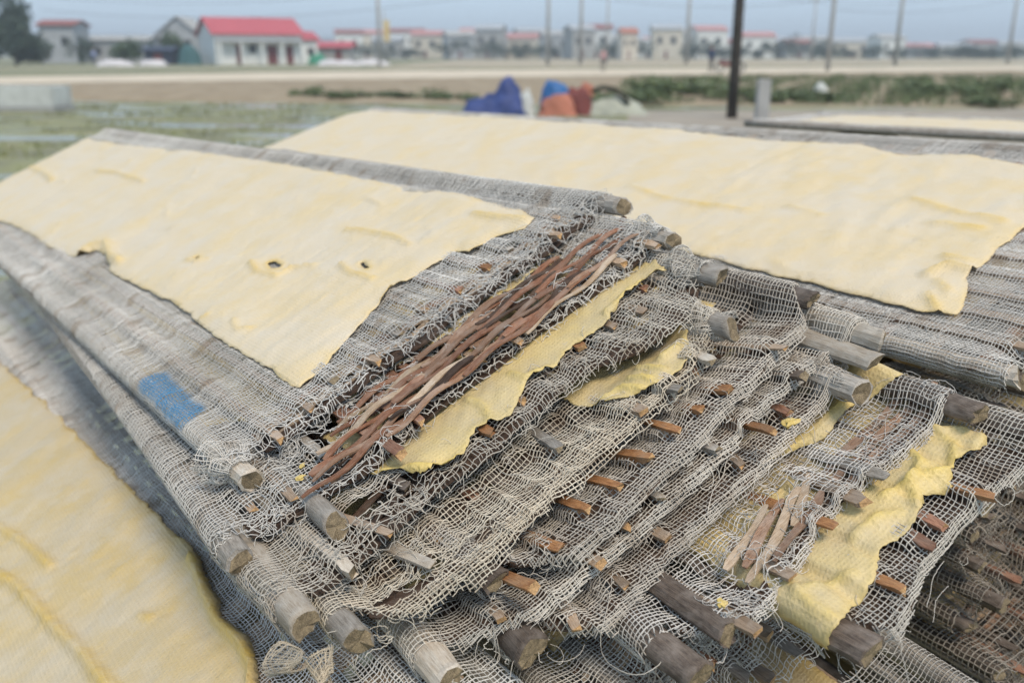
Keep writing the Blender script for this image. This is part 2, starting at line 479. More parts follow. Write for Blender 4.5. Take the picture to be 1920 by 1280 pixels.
def slat_mesh(seed, w, t, L):
    g = np.random.default_rng(seed)
    ys = [0, .003, .012, .04, L]
    V, faces = [], []
    for i, y in enumerate(ys):
        j = g.normal(0, .0004, (4, 2)); dy = g.normal(0, .0022, 4) if i < 2 else np.zeros(4)
        s = .9 if i == 0 else 1
        for k, (sx, sz) in enumerate(((-1, -1), (1, -1), (1, 1), (-1, 1))):
            V.append((sx * w / 2 * s + j[k, 0], y + dy[k], sz * t / 2 * s + j[k, 1]))
    for i in range(len(ys) - 1):
        for k in range(4):
            k2 = (k + 1) % 4
            faces.append((i * 4 + k, i * 4 + k2, i * 4 + 4 + k2, i * 4 + 4 + k))
    faces.append((3, 2, 1, 0)); e = len(V) - 4; faces.append((e, e + 1, e + 2, e + 3))
    return V, faces
SLATS = {}
def slat(parent, a, e, kind='orange', w=.008, t=.0036, L=1.5, z=-.0030, rot=0, pitch=0, name='slat', v=None):
    v = random.randrange(5) if v is None else v
    key = (kind, v, round(w, 4), round(t, 4), L)
    if key not in SLATS:
        V, f = slat_mesh(hash((v, int(w * 1e5))) % 1000, w, t, L)
        me = bpy.data.meshes.new(name); me.from_pydata(V, [], f)
        me.materials.append({'orange': M_BAMB, 'red': M_RED, 'tan': M_TAN, 'grey': M_GREY, 'dark': M_DARK, 'pale': M_PALE}[kind])
        me.materials.append(M_ENDB if kind in ('orange', 'red', 'tan') else M_END)
        me.polygons[len(f) - 2].material_index = 1
        SLATS[key] = me
    o = link(name, SLATS[key], (), parent)
    o.location = (a, e, z); o.rotation_euler = (pitch, 0, rot)
    return o

def weave_strip(parent, pts, w, amp, phase, seed, material, t=.0011, spacing=.033, a_ref=0.0, name='weave_strip', z=0.0):
    """split bamboo strip running over and under the slats; pts = [(a,e),...] in tray coordinates"""
    g = np.random.default_rng(seed)
    P = np.array(pts, float)
    d = np.r_[0, np.cumsum(np.hypot(*np.diff(P, axis=0).T))]
    s = np.linspace(0, d[-1], max(8, int(d[-1] / .0055)))
    a = np.interp(s, d, P[:, 0]); e = np.interp(s, d, P[:, 1])
    k = np.ones(5) / 5
    if len(a) > 9:
        e[2:-2] = np.convolve(e, k, 'same')[2:-2]
    e = e + .0007 * np.sin(2 * PI * a / .09 + seed) + .0004 * np.sin(2 * PI * a / (spacing * 2) + phase * PI)
    zc = z + amp * np.cos(PI * (a - a_ref) / spacing + phase * PI)
    ta, te = np.gradient(a), np.gradient(e); ln = np.hypot(ta, te); na, ne = -te / ln, ta / ln
    tw = .16 * np.sin(2 * PI * a / .11 + seed * 1.7)
    ww = w / 2 * (1 + .12 * np.sin(a * 90 + seed)); ww[0] *= .55; ww[-1] *= .55
    V = []
    for side, up in ((-1, -1), (1, -1), (1, 1), (-1, 1)):
        V.append(np.stack([a + side * ww * na, e + side * ww * ne, zc + side * ww * tw + up * t / 2], 1))
    V = np.stack(V, 1).reshape(-1, 3); n_ = len(a)
    F = []
    for i in range(n_ - 1):
        for q in range(4):
            q2 = (q + 1) % 4; F.append((i * 4 + q, i * 4 + q2, i * 4 + 4 + q2, i * 4 + 4 + q))
    F.append((3, 2, 1, 0)); F.append((n_ * 4 - 4, n_ * 4 - 3, n_ * 4 - 2, n_ * 4 - 1))
    me = bpy.data.meshes.new(name); me.from_pydata(V.tolist(), [], F); me.materials.append(material)
    return link(name, me, (), parent)

# ------------------------------------------------------------------ builders: tray surface and sheets
def make_surface(W, slats, rim, near=(0, -.006, .0125), far=None, drop=.010, sag=.0024, seed=0, wave=.004, crease=0.0, tilt=0.0):
    """slats: [(a, e_tip)], rim: [(a,e)] outer gauze edge, near/far: rail (a, z, radius). Returns S(a,e)->x,y,z"""
    n1, n2 = Noise2(seed + 20, 5), Noise2(seed + 21, 17)
    ra, re = np.array([p[0] for p in rim]), np.array([p[1] for p in rim])
    a0, z0, r0 = near; r0 = r0 * .78 + .0018
    a1, z1, r1 = far or (W, -.005, .0115); r1 = r1 * .78 + .0018
    def S(a, e):
        a = np.asarray(a, float); e = np.asarray(e, float)
        q = sstep(.038, -.002, e - np.interp(a, ra, re))
        g = np.zeros_like(a); lift = np.zeros_like(a)
        for (sa, st) in slats:
            b = sstep(.0115, .0052, np.abs(a - sa))
            over = sstep(st + .001, st + .011, e)
            m = b > g
            g = np.where(m, b, g); lift = np.where(m, over, lift)
        soft = .0008 * n1(a, e) + .0003 * n2(a, e)
        valley = -sag * (1 + .25 * n2(a * .6, e * .15)) - wave * q * (1 + .35 * n2(a * .5, e * .2)) - drop * q ** 1.3
        ridge = lift * .0006 + (1 - lift) * (-.0062 - drop * .55 * q)
        z = soft * (1 - g) + valley * (1 - g) + ridge * g
        if tilt: z = z - tilt * np.clip(e - np.interp(a, ra, re) - .004, 0, .050)      # the ends of the trays curl up
        # rails under the cloth
        H0, H1 = z0 + r0, z1 + r1
        w0 = np.exp(-(np.maximum(a - a0, 0) / .0135) ** 2); w1 = np.exp(-(np.maximum(a1 - a, 0) / .0125) ** 2)
        z = z * (1 - w0) + H0 * w0
        z = z * (1 - w1) + H1 * w1
        if crease: z = z + crease * np.exp(-((np.mod(e + .01 * n1(a, e), .052) - .026) / .0022) ** 2) * np.exp(-((a - a0) / .05) ** 2)
        d = e - np.interp(a, ra, re)
        lp = np.clip(.004 - d, 0, .02)
        e = np.where(d < .004, e + lp * .62, e)
        z = z - lp * .95
        x = a.copy()
        th = np.clip((a0 - a) / r0, 0, 2.3)
        x = np.where(a < a0, a0 - r0 * np.sin(th), x)
        z = np.where(a < a0, z - r0 * (1 - np.cos(th)), z)
        th2 = np.clip((a - a1) / r1, 0, 2.3)
        x = np.where(a > a1, a1 + r1 * np.sin(th2), x)
        z = np.where(a > a1, z - r1 * (1 - np.cos(th2)), z)
        return x, e, z
    S.rim = lambda a: np.interp(a, ra, re)
    return S

def creases(seed, a0, a1, e0, e1, n_, ln=.03, h=.0011, w=.0024):
    g = random.Random(seed); out = []
    for _ in range(n_):
        a, e = g.uniform(a0, a1), g.uniform(e0, e1); th = g.gauss(1.35, .5); L = g.uniform(.3, 1.4) * ln
        p = [(a, e)]
        for k in range(3):
            th += g.gauss(0, .35); a += math.cos(th) * L / 3; e += math.sin(th) * L / 3; p.append((a, e))
        out.append((p, h * g.uniform(.4, 1.5), w * g.uniform(.7, 1.5)))
    return out

def sheet(name, label, M, S, outline, holes=(), wrinkles=(), res=.006, mat_=None, lift=.0030, seed=0, edge_thick=.4, jag=.0013, group=None, lump=.0006, roll=None, fine_e=None, cross=0.0, flutter=.0):
    """a soft sheet draped on surface S inside its outline"""
    g = np.random.default_rng(seed)
    def resample(poly, step, j):
        pts = []
        n_ = len(poly)
        for i in range(n_):
            p, q = np.array(poly[i]), np.array(poly[(i + 1) % n_])
            L = np.hypot(*(q - p)); k = max(1, int(L / step))
            for t in np.arange(k) / k: pts.append(p + (q - p) * t)
        pts = np.array(pts)
        nr, nr2 = Noise2(seed + 3, 22), Noise2(seed + 4, 130)
        pts[:, 0] += j * (1.1 * nr(pts[:, 0], pts[:, 1]) + .35 * nr2(pts[:, 0], pts[:, 1])) + g.normal(0, j * .18, len(pts))
        pts[:, 1] += j * (1.1 * nr(pts[:, 1], pts[:, 0]) + .35 * nr2(pts[:, 1], pts[:, 0])) + g.normal(0, j * .18, len(pts))
        return pts
    ob = resample(outline, .0022, jag)
    verts = [Vector(p) for p in ob]; edges = [(i, (i + 1) % len(ob)) for i in range(len(ob))]
    for h in holes:
        hb = resample(h, .0025, .0007); o = len(verts)
        verts += [Vector(p) for p in hb]; edges += [(o + i, o + (i + 1) % len(hb)) for i in range(len(hb))]
    lo, hi = ob.min(0), ob.max(0)
    E = [lo[1]]
    while E[-1] < hi[1]:
        st = res if (fine_e is None or E[-1] < fine_e) else res * 2.4
        E.append(E[-1] + st)
    A = np.arange(lo[0], hi[0], res)
    ga, ge = np.meshgrid(A, np.array(E), indexing='ij')
    ga = ga + g.uniform(-.25, .25, ga.shape) * res; ge = ge + g.uniform(-.25, .25, ge.shape) * res
    ga, ge = ga.ravel(), ge.ravel()
    ok = inside(ga, ge, [tuple(p) for p in ob]) & (seg_dist(ga, ge, [tuple(p) for p in ob], True) > .0022)
    for h in holes: ok &= ~inside(ga, ge, h) & (seg_dist(ga, ge, h, True) > .002)
    verts += [Vector((x, y)) for x, y in zip(ga[ok], ge[ok])]
    co, _, tris, *_ = delaunay_2d_cdt(verts, edges, [], 1, 1e-7)
    co = np.array([(v.x, v.y) for v in co]); F = np.array([t for t in tris if len(t) == 3])
    cen = co[F].mean(1)
    kp = inside(cen[:, 0], cen[:, 1], [tuple(p) for p in ob])
    for h in holes: kp &= ~inside(cen[:, 0], cen[:, 1], h)
    F = F[kp]
    a, e = co[:, 0], co[:, 1]
    x, y, z = S(a, e)
    nz, nf, nl = Noise2(seed + 5, 14), Noise2(seed + 6, 55), Noise2(seed + 7, 4)
    de = seg_dist(a, e, [tuple(p) for p in ob], True)
    for h in holes: de = np.minimum(de, seg_dist(a, e, h, True))
    z = z + .0009 + (lift - .0009) * sstep(.0, .016, de) + (lump * nz(a, e) + lump * .3 * nf(a, e) + lump * .8 * nl(a, e)) * sstep(0, .012, de)
    if cross: z = z + (cross * np.sin(2 * PI * e / .031 + 3 * nl(a, e)) * (.5 + .5 * nz(a * .2, e * .3)) + cross * .6 * np.sin(2 * PI * e / .017 + 3 * nz(a * .3, e))) * sstep(0, .01, de)
    thick = np.zeros(len(a))
    for (pl, h, w) in wrinkles:
        d = seg_dist(a, e, pl); w = w * .78; bmp = np.exp(-(d / w) ** 2)
        z = z + 1.15 * h * bmp; thick = np.maximum(thick, .75 * min(1, (h / .003) ** 1.5) * np.exp(-(d / (w * 1.2)) ** 2))
    for h in holes:
        d = seg_dist(a, e, h, True); z = z + .0022 * np.exp(-((d - .003) / .0026) ** 2); thick = np.maximum(thick, np.exp(-(d / .005) ** 2))
    rim_n = Noise2(seed + 8, 25)
    thick = np.maximum(thick, edge_thick * np.exp(-(de / .004) ** 2))
    if flutter: z = z + flutter * np.exp(-de / .010) * (.6 + rim_n(a, e))
    if roll:
        d = seg_dist(a, e, roll[0]); z = z + roll[1] * np.exp(-(d / roll[2]) ** 2); thick = np.maximum(thick, np.exp(-(d / (roll[2] * 1.4)) ** 2))
    me = mesh_np(name, np.stack([x, y, z], 1), F, attr={'thick': np.clip(thick, 0, 1)})
    o = link(name, me, [mat_ or M_SHEET])
    o.matrix_world = M
    so = o.modifiers.new('thickness', 'SOLIDIFY'); so.thickness = .0005; so.offset = -1
    tag(o, label, 'food sheet', group)
    return o

def fill_slats(tips, W, lo=.02, gap=.036):
    """known tips plus hidden slats wherever the spacing leaves a gap"""
    t = sorted(tips); out = list(t)
    xs = [lo - gap * .5] + [p[0] for p in t] + [W - .012]
    for x0, x1 in zip(xs[:-1], xs[1:]):
        n_ = int((x1 - x0) / gap - .35)
        for k in range(n_): out.append((x0 + (x1 - x0) * (k + 1) / (n_ + 1), .036 + .014 * random.random()))
    return sorted(out)

GROUP1 = 'drying trays of the near stack'

# ================================================================== STACK 1 (near stack)
TRAYS = {  # origin in the stack frame, turn, height, width
    1: ((0.0014, -0.0011), -0.0022, -0.000, 0.3824),
    2: ((-0.0468, -0.0520), -0.0555, -0.018, 0.4206),
    3: ((-0.0423, -0.1317), 0.0170, -0.036, 0.4038),
    4: ((-0.0246, -0.1505), -0.0469, -0.054, 0.3441),
    5: ((0.0633, -0.1730), -0.0265, -0.072, 0.3365),
    6: ((-0.0010, -0.1814), -0.1158, -0.090, 0.4050),
    7: ((0.0528, -0.1985), -0.1316, -0.108, 0.3022),
    8: ((0.1087, -0.2806), -0.0767, -0.126, 0.2750),
    9: ((0.1840, -0.3409), -0.0436, -0.144, 0.2100)}
TIPS = {
    1: [(0.0601, 0.0226), (0.0277, 0.0158), (0.1245, 0.0227), (0.2581, 0.0405), (0.3199, 0.0152)],
    2: [(0.0520, 0.0203), (0.1250, -0.0139), (0.1542, 0.0037), (0.1854, 0.0236), (0.2228, 0.0212), (0.2546, 0.0117), (0.3240, 0.0208), (0.3702, 0.0153), (0.4009, 0.0051)],
    3: [(0.0424, 0.0173), (0.0759, 0.0181), (0.1788, 0.0328), (0.2145, 0.0369), (0.2812, 0.0380), (0.3117, 0.0350), (0.3366, 0.0231)],
    4: [(0.0634, 0.0140), (0.1837, 0.0247), (0.2417, -0.0037), (0.2718, -0.0114), (0.3072, -0.0072)],
    5: [(0.0095, -0.0267), (0.0413, -0.0160), (0.0748, -0.0082), (0.1013, -0.0094), (0.1326, -0.0069), (0.1623, -0.0045), (0.1873, -0.0098), (0.2143, -0.0115), (0.2692, -0.0136)],
    6: [(0.0508, 0.0041), (0.1205, -0.0112), (0.1523, 0.0000), (0.1829, -0.0005), (0.2396, 0.0042), (0.2733, -0.0140), (0.3307, 0.0063)],
    7: [(0.0290, -0.0120), (0.0706, -0.0092), (0.1155, 0.0004), (0.1928, 0.0071), (0.2518, 0.0199), (0.2898, 0.0290)],
    8: [(0.0412, -0.0095), (0.0844, -0.0080), (0.1316, -0.0107), (0.1592, -0.0060), (0.1847, -0.0125), (0.2658, -0.0030)],
    9: [(0.0093, 0.0232), (0.0364, 0.0275), (0.0651, 0.0317), (0.0859, 0.0246), (0.0451, -0.0047), (0.0825, -0.0035), (0.1003, -0.0018), (0.1381, -0.0075)]}
TIPS[8] = [(0.0412, -0.0095), (0.0848, -0.0032), (0.1324, -0.0001), (0.1597, 0.0001), (0.1857, 0.0008), (0.2658, -0.0030)]
TIPS[9] = [(0.0100, 0.0303), (0.0370, 0.0334), (0.0655, 0.0364), (0.0865, 0.0316), (0.0464, 0.0082), (0.0836, 0.0083), (0.1015, 0.0111), (0.1388, -0.0006)]
RIMS = {
    1: [(-0.0349, -0.0051), (0.0135, 0.0050), (0.0548, 0.0148), (0.1303, 0.0121), (0.2228, 0.0140), (0.3043, 0.0114), (0.3751, 0.0002), (0.4105, 0.0000)],
    2: [(-0.0356, -0.0051), (0.0162, 0.0055), (0.0521, 0.0028), (0.0895, -0.0056), (0.1651, 0.0063), (0.2196, 0.0094), (0.2870, 0.0099), (0.3320, 0.0090), (0.4158, 0.0004), (0.4483, 0.0000)],
    3: [(-0.0322, 0.0383), (-0.0071, 0.0270), (0.0217, 0.0178), (0.0670, 0.0201), (0.1158, 0.0227), (0.1607, 0.0159), (0.2161, 0.0185), (0.2711, 0.0161), (0.3078, -0.0052), (0.3429, -0.0213), (0.3901, -0.0042), (0.4300, 0.0000)],
    4: [(-0.0349, -0.0076), (0.0021, -0.0111), (0.0308, -0.0105), (0.0767, -0.0182), (0.1339, -0.0146), (0.1845, -0.0120), (0.2390, -0.0092), (0.2976, -0.0063), (0.3327, -0.0062), (0.3784, -0.0046)],
    5: [(-0.0559, -0.0149), (-0.0259, -0.0164), (0.0107, -0.0267), (0.0441, -0.0310), (0.0982, -0.0310), (0.1604, -0.0273), (0.2269, -0.0198), (0.3077, -0.0111), (0.3623, -0.0056)],
    6: [(-0.0446, -0.0025), (0.0170, -0.0047), (0.0683, -0.0098), (0.1246, -0.0115), (0.1744, -0.0080), (0.2275, -0.0043), (0.2929, 0.0079), (0.3342, 0.0098), (0.3971, 0.0032), (0.4348, 0.0000)],
    7: [(-0.0550, -0.0174), (0.0148, -0.0223), (0.0406, -0.0278), (0.0777, -0.0202), (0.1028, -0.0124), (0.1501, -0.0078), (0.2045, -0.0042), (0.2520, 0.0052), (0.2972, 0.0006), (0.3349, 0.0000)],
    8: [(-0.0532, -0.0074), (0.0090, -0.0080), (0.0495, -0.0097), (0.0947, -0.0008), (0.1268, 0.0083), (0.1784, 0.0097), (0.2182, 0.0050), (0.2722, 0.0002), (0.3275, 0.0000)],
    9: [(-0.0498, 0.0097), (0.0072, 0.0068), (0.0191, 0.0004), (0.0348, 0.0019), (0.0725, 0.0137), (0.1136, 0.0172), (0.1502, 0.0132), (0.1850, 0.0038), (0.3096, 0.0000)]}
RIMS[9] = [(a, e - .013) for a, e in RIMS[9]]
LABEL1 = {
    1: 'topmost bamboo and gauze tray of the near stack, blue paint mark on its rail',
    2: 'tray with torn gauze baring a braid of brown woven strips, second from the top',
    3: 'third tray down, its yellow sheet edge showing under the brown woven braid',
    4: 'fourth tray down with a thick frayed cream gauze hem and a yellow scrap',
    5: 'fifth tray down with a row of short orange bamboo tips through gauze',
    6: 'sixth tray down with scalloped gauze and a pale flat board rail at the bottom',
    7: 'seventh tray down with wavy gauze edge and a dark burnt-looking rail end',
    8: 'eighth tray down with a torn hole showing tan crossed strips',
    9: 'tray under the crinkled yellow flap at the lower right of the near stack'}
GAUZE_TONE = {1: (.53, .515, .485), 2: (.53, .51, .475), 3: (.46, .425, .37), 4: (.57, .515, .425), 5: (.50, .46, .405), 6: (.56, .52, .46), 7: (.53, .485, .425), 8: (.53, .505, .47), 9: (.47, .44, .395)}

SHEET1 = [(0.3350, 1.7900), (0.3364, 1.4339), (0.3542, 0.9793), (0.3549, 0.6268), (0.3499, 0.3920), (0.3499, 0.2167), (0.3451, 0.1250), (0.3405, 0.0814), (0.3311, 0.0568), (0.3151, 0.0515), (0.2982, 0.0753), (0.2689, 0.0798), (0.2652, 0.1010), (0.2427, 0.1012), (0.2113, 0.1059), (0.2003, 0.1125), (0.1825, 0.0990), (0.1597, 0.0908), (0.1283, 0.0761), (0.0921, 0.0599), (0.0697, 0.0570), (0.0661, 0.0652), (0.0680, 0.1183), (0.0695, 0.1964), (0.0714, 0.2882), (0.0769, 0.3879), (0.0749, 0.4602), (0.0711, 0.5958), (0.0705, 0.6409), (0.0852, 0.7234), (0.0859, 0.7740), (0.0676, 0.7989), (0.0597, 0.8173), (0.0545, 0.9228), (0.0538, 1.0905), (0.0475, 1.3162), (0.0120, 1.5500), (0.0080, 1.7900), (0.0900, 1.8000), (0.1800, 1.8000), (0.2700, 1.8000)]
HOLES1 = [[(0.1744, 0.3533), (0.1830, 0.3421), (0.1811, 0.3097), (0.1738, 0.3017), (0.1668, 0.3223)],
          [(0.2145, 0.2091), (0.2191, 0.2000), (0.2131, 0.1791), (0.2100, 0.1632), (0.2055, 0.1719)],
          [(0.1421, 0.5044), (0.1466, 0.4968), (0.1448, 0.4808), (0.1397, 0.4864)]]

# ---- rails (two per tray) : a, e, radius, material, shape, squash, z
RAILS = {
    1: [(-0.0069, -0.0000, .0122, M_PALE, 'square', 1.0, -.0095), (0.3823, -0.0067, .0105, M_GREY, 'square', 1.0, -.0080)],
    2: [(0.0000, 0.0000, .0122, M_GREY, 'square', .95, -.0095), (0.0614, -0.0275, .0108, M_GREY, 'round', 1, -.0125), (0.4141, -0.0045, .0100, M_GREY, 'square', 1, -.004)],
    3: [(0.0002, 0.0025, .0140, M_PALE, 'split', 1.0, -.006), (0.3967, -0.0090, .0120, M_GREY, 'split', .9, -.004)],
    4: [(0.0000, 0.0000, .0120, M_GREY, 'round', 1.0, -.006), (0.3441, -0.0011, .0118, M_GREY, 'round', .95, -.003)],
    5: [(-0.0002, -0.0025, .0125, M_DARK, 'square', .62, -.006), (0.3264, -0.0045, .0118, M_DARK, 'split', .7, -.002)],
    6: [(0.0039, -0.0075, .0150, M_PALE, 'square', .62, -.008), (0.3908, -0.0180, .0118, M_PALE, 'square', .8, -.003), (0.3722, -0.0250, .0135, M_PALE, 'square', .50, -.008)],
    7: [(-0.0003, -0.0049, .0160, M_DARK, 'split', .9, -.008), (0.2957, -0.0138, .0115, M_GREY, 'square', .95, -.002)],
    8: [(-0.0006, -0.0073, .0155, M_DARK, 'round', .75, -.010), (0.0307, -0.0024, .0110, M_DARK, 'square', .8, -.006), (.268, -.016, .011, M_DARK, 'round', .8, -.004)],
    9: [(0.0012, -0.0084, .0135, M_DARK, 'square', .6, -.008), (.205, -.004, .011, M_DARK, 'square', .7, -.004)]}
BARE = {1: (.016, .010), 2: (.018, .010), 3: (.026, .012), 4: (.021, .014), 5: (.010, .012), 6: (.022, .000), 7: (.018, .006), 8: (.026, .004), 9: (.020, .004)}
for k, (bn, bf) in BARE.items():
    W = TRAYS[k][3]; rl = [p for p in RIMS[k] if .018 < p[0] < W - .018]
    RIMS[k] = [(-.06, bn + .002), (.008, bn)] + rl + [(W - .008, bf), (W + .06, bf + .002)]
def shrink(h, f):
    cx = sum(p[0] for p in h) / len(h); ce = sum(p[1] for p in h) / len(h)
    return [(cx + (p[0] - cx) * f, ce + (p[1] - ce) * f) for p in h]
HOLES1 = [shrink(h, f) for h, f in zip(HOLES1, (.62, .5, .5))]
TILT = {4: .20, 5: .26, 6: .26, 7: .26, 8: .18}
SURF, TM, TOBJ = {}, {}, {}
SL = {}
for k, (A, ang, z, W) in TRAYS.items():
    TM[k] = tray_frame(F1, A, ang, z)
    SL[k] = fill_slats(TIPS[k], W, gap=.036 if k < 4 else .021)
    nr_, fr_ = RAILS[k][0], RAILS[k][-1]
    if k == 6: fr_ = RAILS[k][1]
    SURF[k] = make_surface(W, SL[k], RIMS[k], (nr_[0], nr_[6], nr_[2]), (fr_[0], fr_[6], fr_[2]), seed=k * 31, drop=.0015 if k in (1, 2, 3) else .0020, wave=.001 if k < 4 else .0024, tilt=TILT.get(k, 0),
                           crease=.0014 if k <= 2 else 0)
    o = empty('drying_tray', TM[k])
    tag(o, LABEL1[k], 'tray', GROUP1)
    TOBJ[k] = o
bpy.context.view_layer.update()
FLAT = {}
for k in TRAYS:
    nr_, fr_ = RAILS[k][0], RAILS[k][-1]
    if k == 6: fr_ = RAILS[k][1]
    FLAT[k] = make_surface(TRAYS[k][3], [], RIMS[k], (nr_[0], nr_[6], nr_[2]), (fr_[0], fr_[6], fr_[2]), seed=k * 31, drop=.002 if k in (1, 2, 3) else .0028, wave=0, sag=-.0002, tilt=TILT.get(k, 0))

for k, rl in RAILS.items():
    for i, (a, e, r_, m_, sh, sq, z) in enumerate(rl):
        pole(TOBJ[k], a, e, r_, 1.80 if k == 1 or (k == 2 and i == 0) else (.9 if k < 5 else .6), m_, sh, z, seed=k * 10 + i, squash=sq, tilt=(.085 if k == 3 and i == 0 else 0, 0))

# ---- slats
KINDS = {1: 'tan tan tan orange tan', 2: 'tan red red red tan tan tan tan tan', 3: 'pale tan orange tan orange tan tan', 4: 'pale grey tan grey pale',
         5: 'orange orange orange orange orange orange orange orange tan', 6: 'tan tan tan pale grey orange dark', 7: 'tan tan tan tan red tan',
         8: 'tan tan orange tan grey tan', 9: 'tan tan tan orange orange red red orange'}
for k in SL:
    kinds = KINDS[k].split()
    known = {t: kinds[i % len(kinds)] for i, t in enumerate(TIPS[k])}
    for (a, e) in SL[k]:
        kd = known.get((a, e), random.choice(['tan', 'red', 'grey'] if k < 3 else ['dark', 'dark', 'red']))  # filler slats of lower trays coloured dark to deepen the shade in crevices
        w = random.choice([.0055, .0066, .0076]) if k not in (4, 8) else random.choice([.0075, .0088])
        t = random.choice([.0024, .0032, .0040]) if (k, kd) != (3, 'pale') else .008
        if k >= 3 and (a, e) in known:
            slat(TOBJ[k], a, e - .005 + random.uniform(-.003, .003), kd, w, t, .15, z=-.0012 - t / 2, rot=random.gauss(0, .11), pitch=random.gauss(-.01, .035) - TILT.get(k, 0) * .9)
            continue
        slat(TOBJ[k], a, e - (.005 if (a, e) in known else 0), kd, w, t, 1.5 if k == 1 else .68, z=(-.0008 if (a, e) in known else -.0026) - t / 2 - (.014 if k in TILT else 0), rot=random.gauss(0, .006), pitch=0)

# ---- woven strips under the cloth near the end of each tray
def sp(k): return .033
for k in SL:
    if k in (2, 8): continue
    W = TRAYS[k][3]
    for j in range(4 if k > 2 else 3):
        e0 = .036 + .0105 * j + random.uniform(-.002, .002)
        a0, a1 = random.uniform(.01, .03), W - random.uniform(.01, .03)
        if k == 9: a1 = .19
        weave_strip(TOBJ[k], [(a0, e0 + random.gauss(0, .002)), ((a0 + a1) / 2, e0 + random.gauss(0, .002)), (a1, e0 + random.gauss(0, .002))], random.uniform(.0055, .0075), .0021, j % 2, k * 7 + j,
                    random.choice([M_STRIP, M_STRIPT]) if k < 3 else M_EDGE, z=-.0100 - (.010 if k in TILT else 0), name='weave_strip')  # lower trays get the strip colour darkened for gap shade
# dark strips added under the cloth edge to block light and darken the gaps
for k in SL:
    W = TRAYS[k][3]
    for j in range(5):
        pts = [(a, float(SURF[k].rim(a)) + .009 + .0060 * j + random.gauss(0, .0016)) for a in np.linspace(.016, W - .016, 14)]
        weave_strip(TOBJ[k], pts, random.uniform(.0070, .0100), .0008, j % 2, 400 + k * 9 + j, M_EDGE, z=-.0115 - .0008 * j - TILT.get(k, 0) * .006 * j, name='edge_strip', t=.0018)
# the bared braid of the second tray
BRAID = []
gb = random.Random(12)
for j in range(8):                        # rows of short overlapping split strips woven over and under the slats
    e0 = .004 + .0082 * j; a_ = .056 + .008 * j + gb.uniform(-.006, .006); q_ = j
    while a_ < .325:
        l_ = gb.uniform(.075, .125); sl = gb.uniform(.055, .11)
        BRAID.append(([(a_, e0 + .04 * (a_ - .06) + gb.gauss(0, .0012)), (a_ + l_ / 2, e0 + .04 * (a_ - .06) + sl * l_ / 2), (a_ + l_, e0 + .04 * (a_ - .06) + sl * l_ + gb.gauss(0, .001))], gb.uniform(.0048, .0072), q_ % 2))
        a_ += l_ * gb.uniform(.62, .80); q_ += 1
for i, (pts, w, ph) in enumerate(BRAID):
    weave_strip(TOBJ[2], pts, w, .0021, ph, 200 + i, (M_STRIPR, M_STRIP, M_STRIPR, M_STRIPT, M_STRIP, M_EDGE, M_STRIPR)[i % 7], z=.0004 + .0013 * (i % 3), name='weave_strip', t=.0013, spacing=.030 + .003 * (i % 4), a_ref=.008 * (i % 4))
# short cross laths seen between the braid strips
for (a, e) in ((0.1225, 0.0246), (0.1486, 0.0341), (0.1733, 0.0435), (0.1995, 0.0479), (0.2253, 0.0535), (0.2526, 0.0554)):
    slat(TOBJ[2], a, e, 'red', .0085, .0030, .10, z=-.0020, name='cross_lath')
for i, (pts, w, ph) in enumerate([([(0.0644, 0.0120), (0.0881, 0.0190), (0.1185, 0.0284), (0.1487, 0.0399)], .0072, 0), ([(0.0735, 0.0239), (0.0990, 0.0308), (0.1343, 0.0423)], .0074, 1), ([(0.0640, 0.0311), (0.0895, 0.0368), (0.1230, 0.0472)], .0070, 0),
                                  ([(0.0873, 0.0095), (0.1175, 0.0154), (0.1524, 0.0246)], .0066, 1), ([(0.1180, 0.0213), (0.1412, 0.0306), (0.1636, 0.0444)], .0066, 0)]):
    weave_strip(TOBJ[8], pts, w * .85, .0016, ph, 300 + i, M_STRIP if i % 2 else M_STRIPT, z=-.0036 + .0012 * (i % 2), name='weave_strip', t=.0013)
for i in range(3):
    weave_strip(TOBJ[8], [(.16, .02 + .01 * i), (.22, .022 + .01 * i), (.29, .02 + .012 * i)], .0065, .0012, i % 2, 320 + i, M_STRIP, z=-.0105)

# ---- gauze
def paint1(a, e):
    nz = Noise2(5, 60)
    pl = [(-0.0039, 0.1313), (-0.0014, 0.2423)]
    d = seg_dist(a, e, pl) + .0009 * nz(a, e)
    return .88 * sstep(.018, .010, d), (.045, .23, .44)

def keep_tray(k, near_to, far_from, back, tear=None, sheet_poly=None, inset=.010, bk_near=None):
    S = SURF[k]; W = TRAYS[k][3]
    nz = Noise2(k * 17 + 4, 38)
    def keep(a, e):
        ok = e > S.rim(a) - (.0055 if k > 2 else .002) + .0020 * nz(a, e)
        if sheet_poly is not None:
            ins = inside(a, e, sheet_poly) & (seg_dist(a, e, sheet_poly, True) > inset)
            for h in HOLES1: ins &= ~(seg_dist(a, e, h, True) < .014) & ~inside(a, e, h)
            ok &= ~ins
        if tear is not None: ok &= ~tear(a, e, nz(a, e))
        return ok
    return keep

# tray 1 : whole cloth except where the sheet hides it
def fray1(a, e): return np.clip(sstep(.030, .002, e - SURF[1].rim(a)) * (.35 + .65 * sstep(.05, .12, a)) + .5 * sstep(-.004, -.02, a) * sstep(.05, .0, e), 0, 1)
gauze(TOBJ[1], SURF[1], [(-.032, .416, -.014, .18, (.0027, .0038), .0030), (-.032, .100, .18, .70, (.0027, .0040), .0036), (.320, .416, .18, .62, (.0029, .0042), .004), (.10, .32, .18, .54, .0034, .004),
                         (-.032, .100, .70, 1.80, .0048, .007), (.310, .416, .62, 1.80, .0052, .008)],
      keep_tray(1, 0, 0, 0, sheet_poly=SHEET1), fray1, 11, np.array(GAUZE_TONE[1]), paint1, warp=.9)

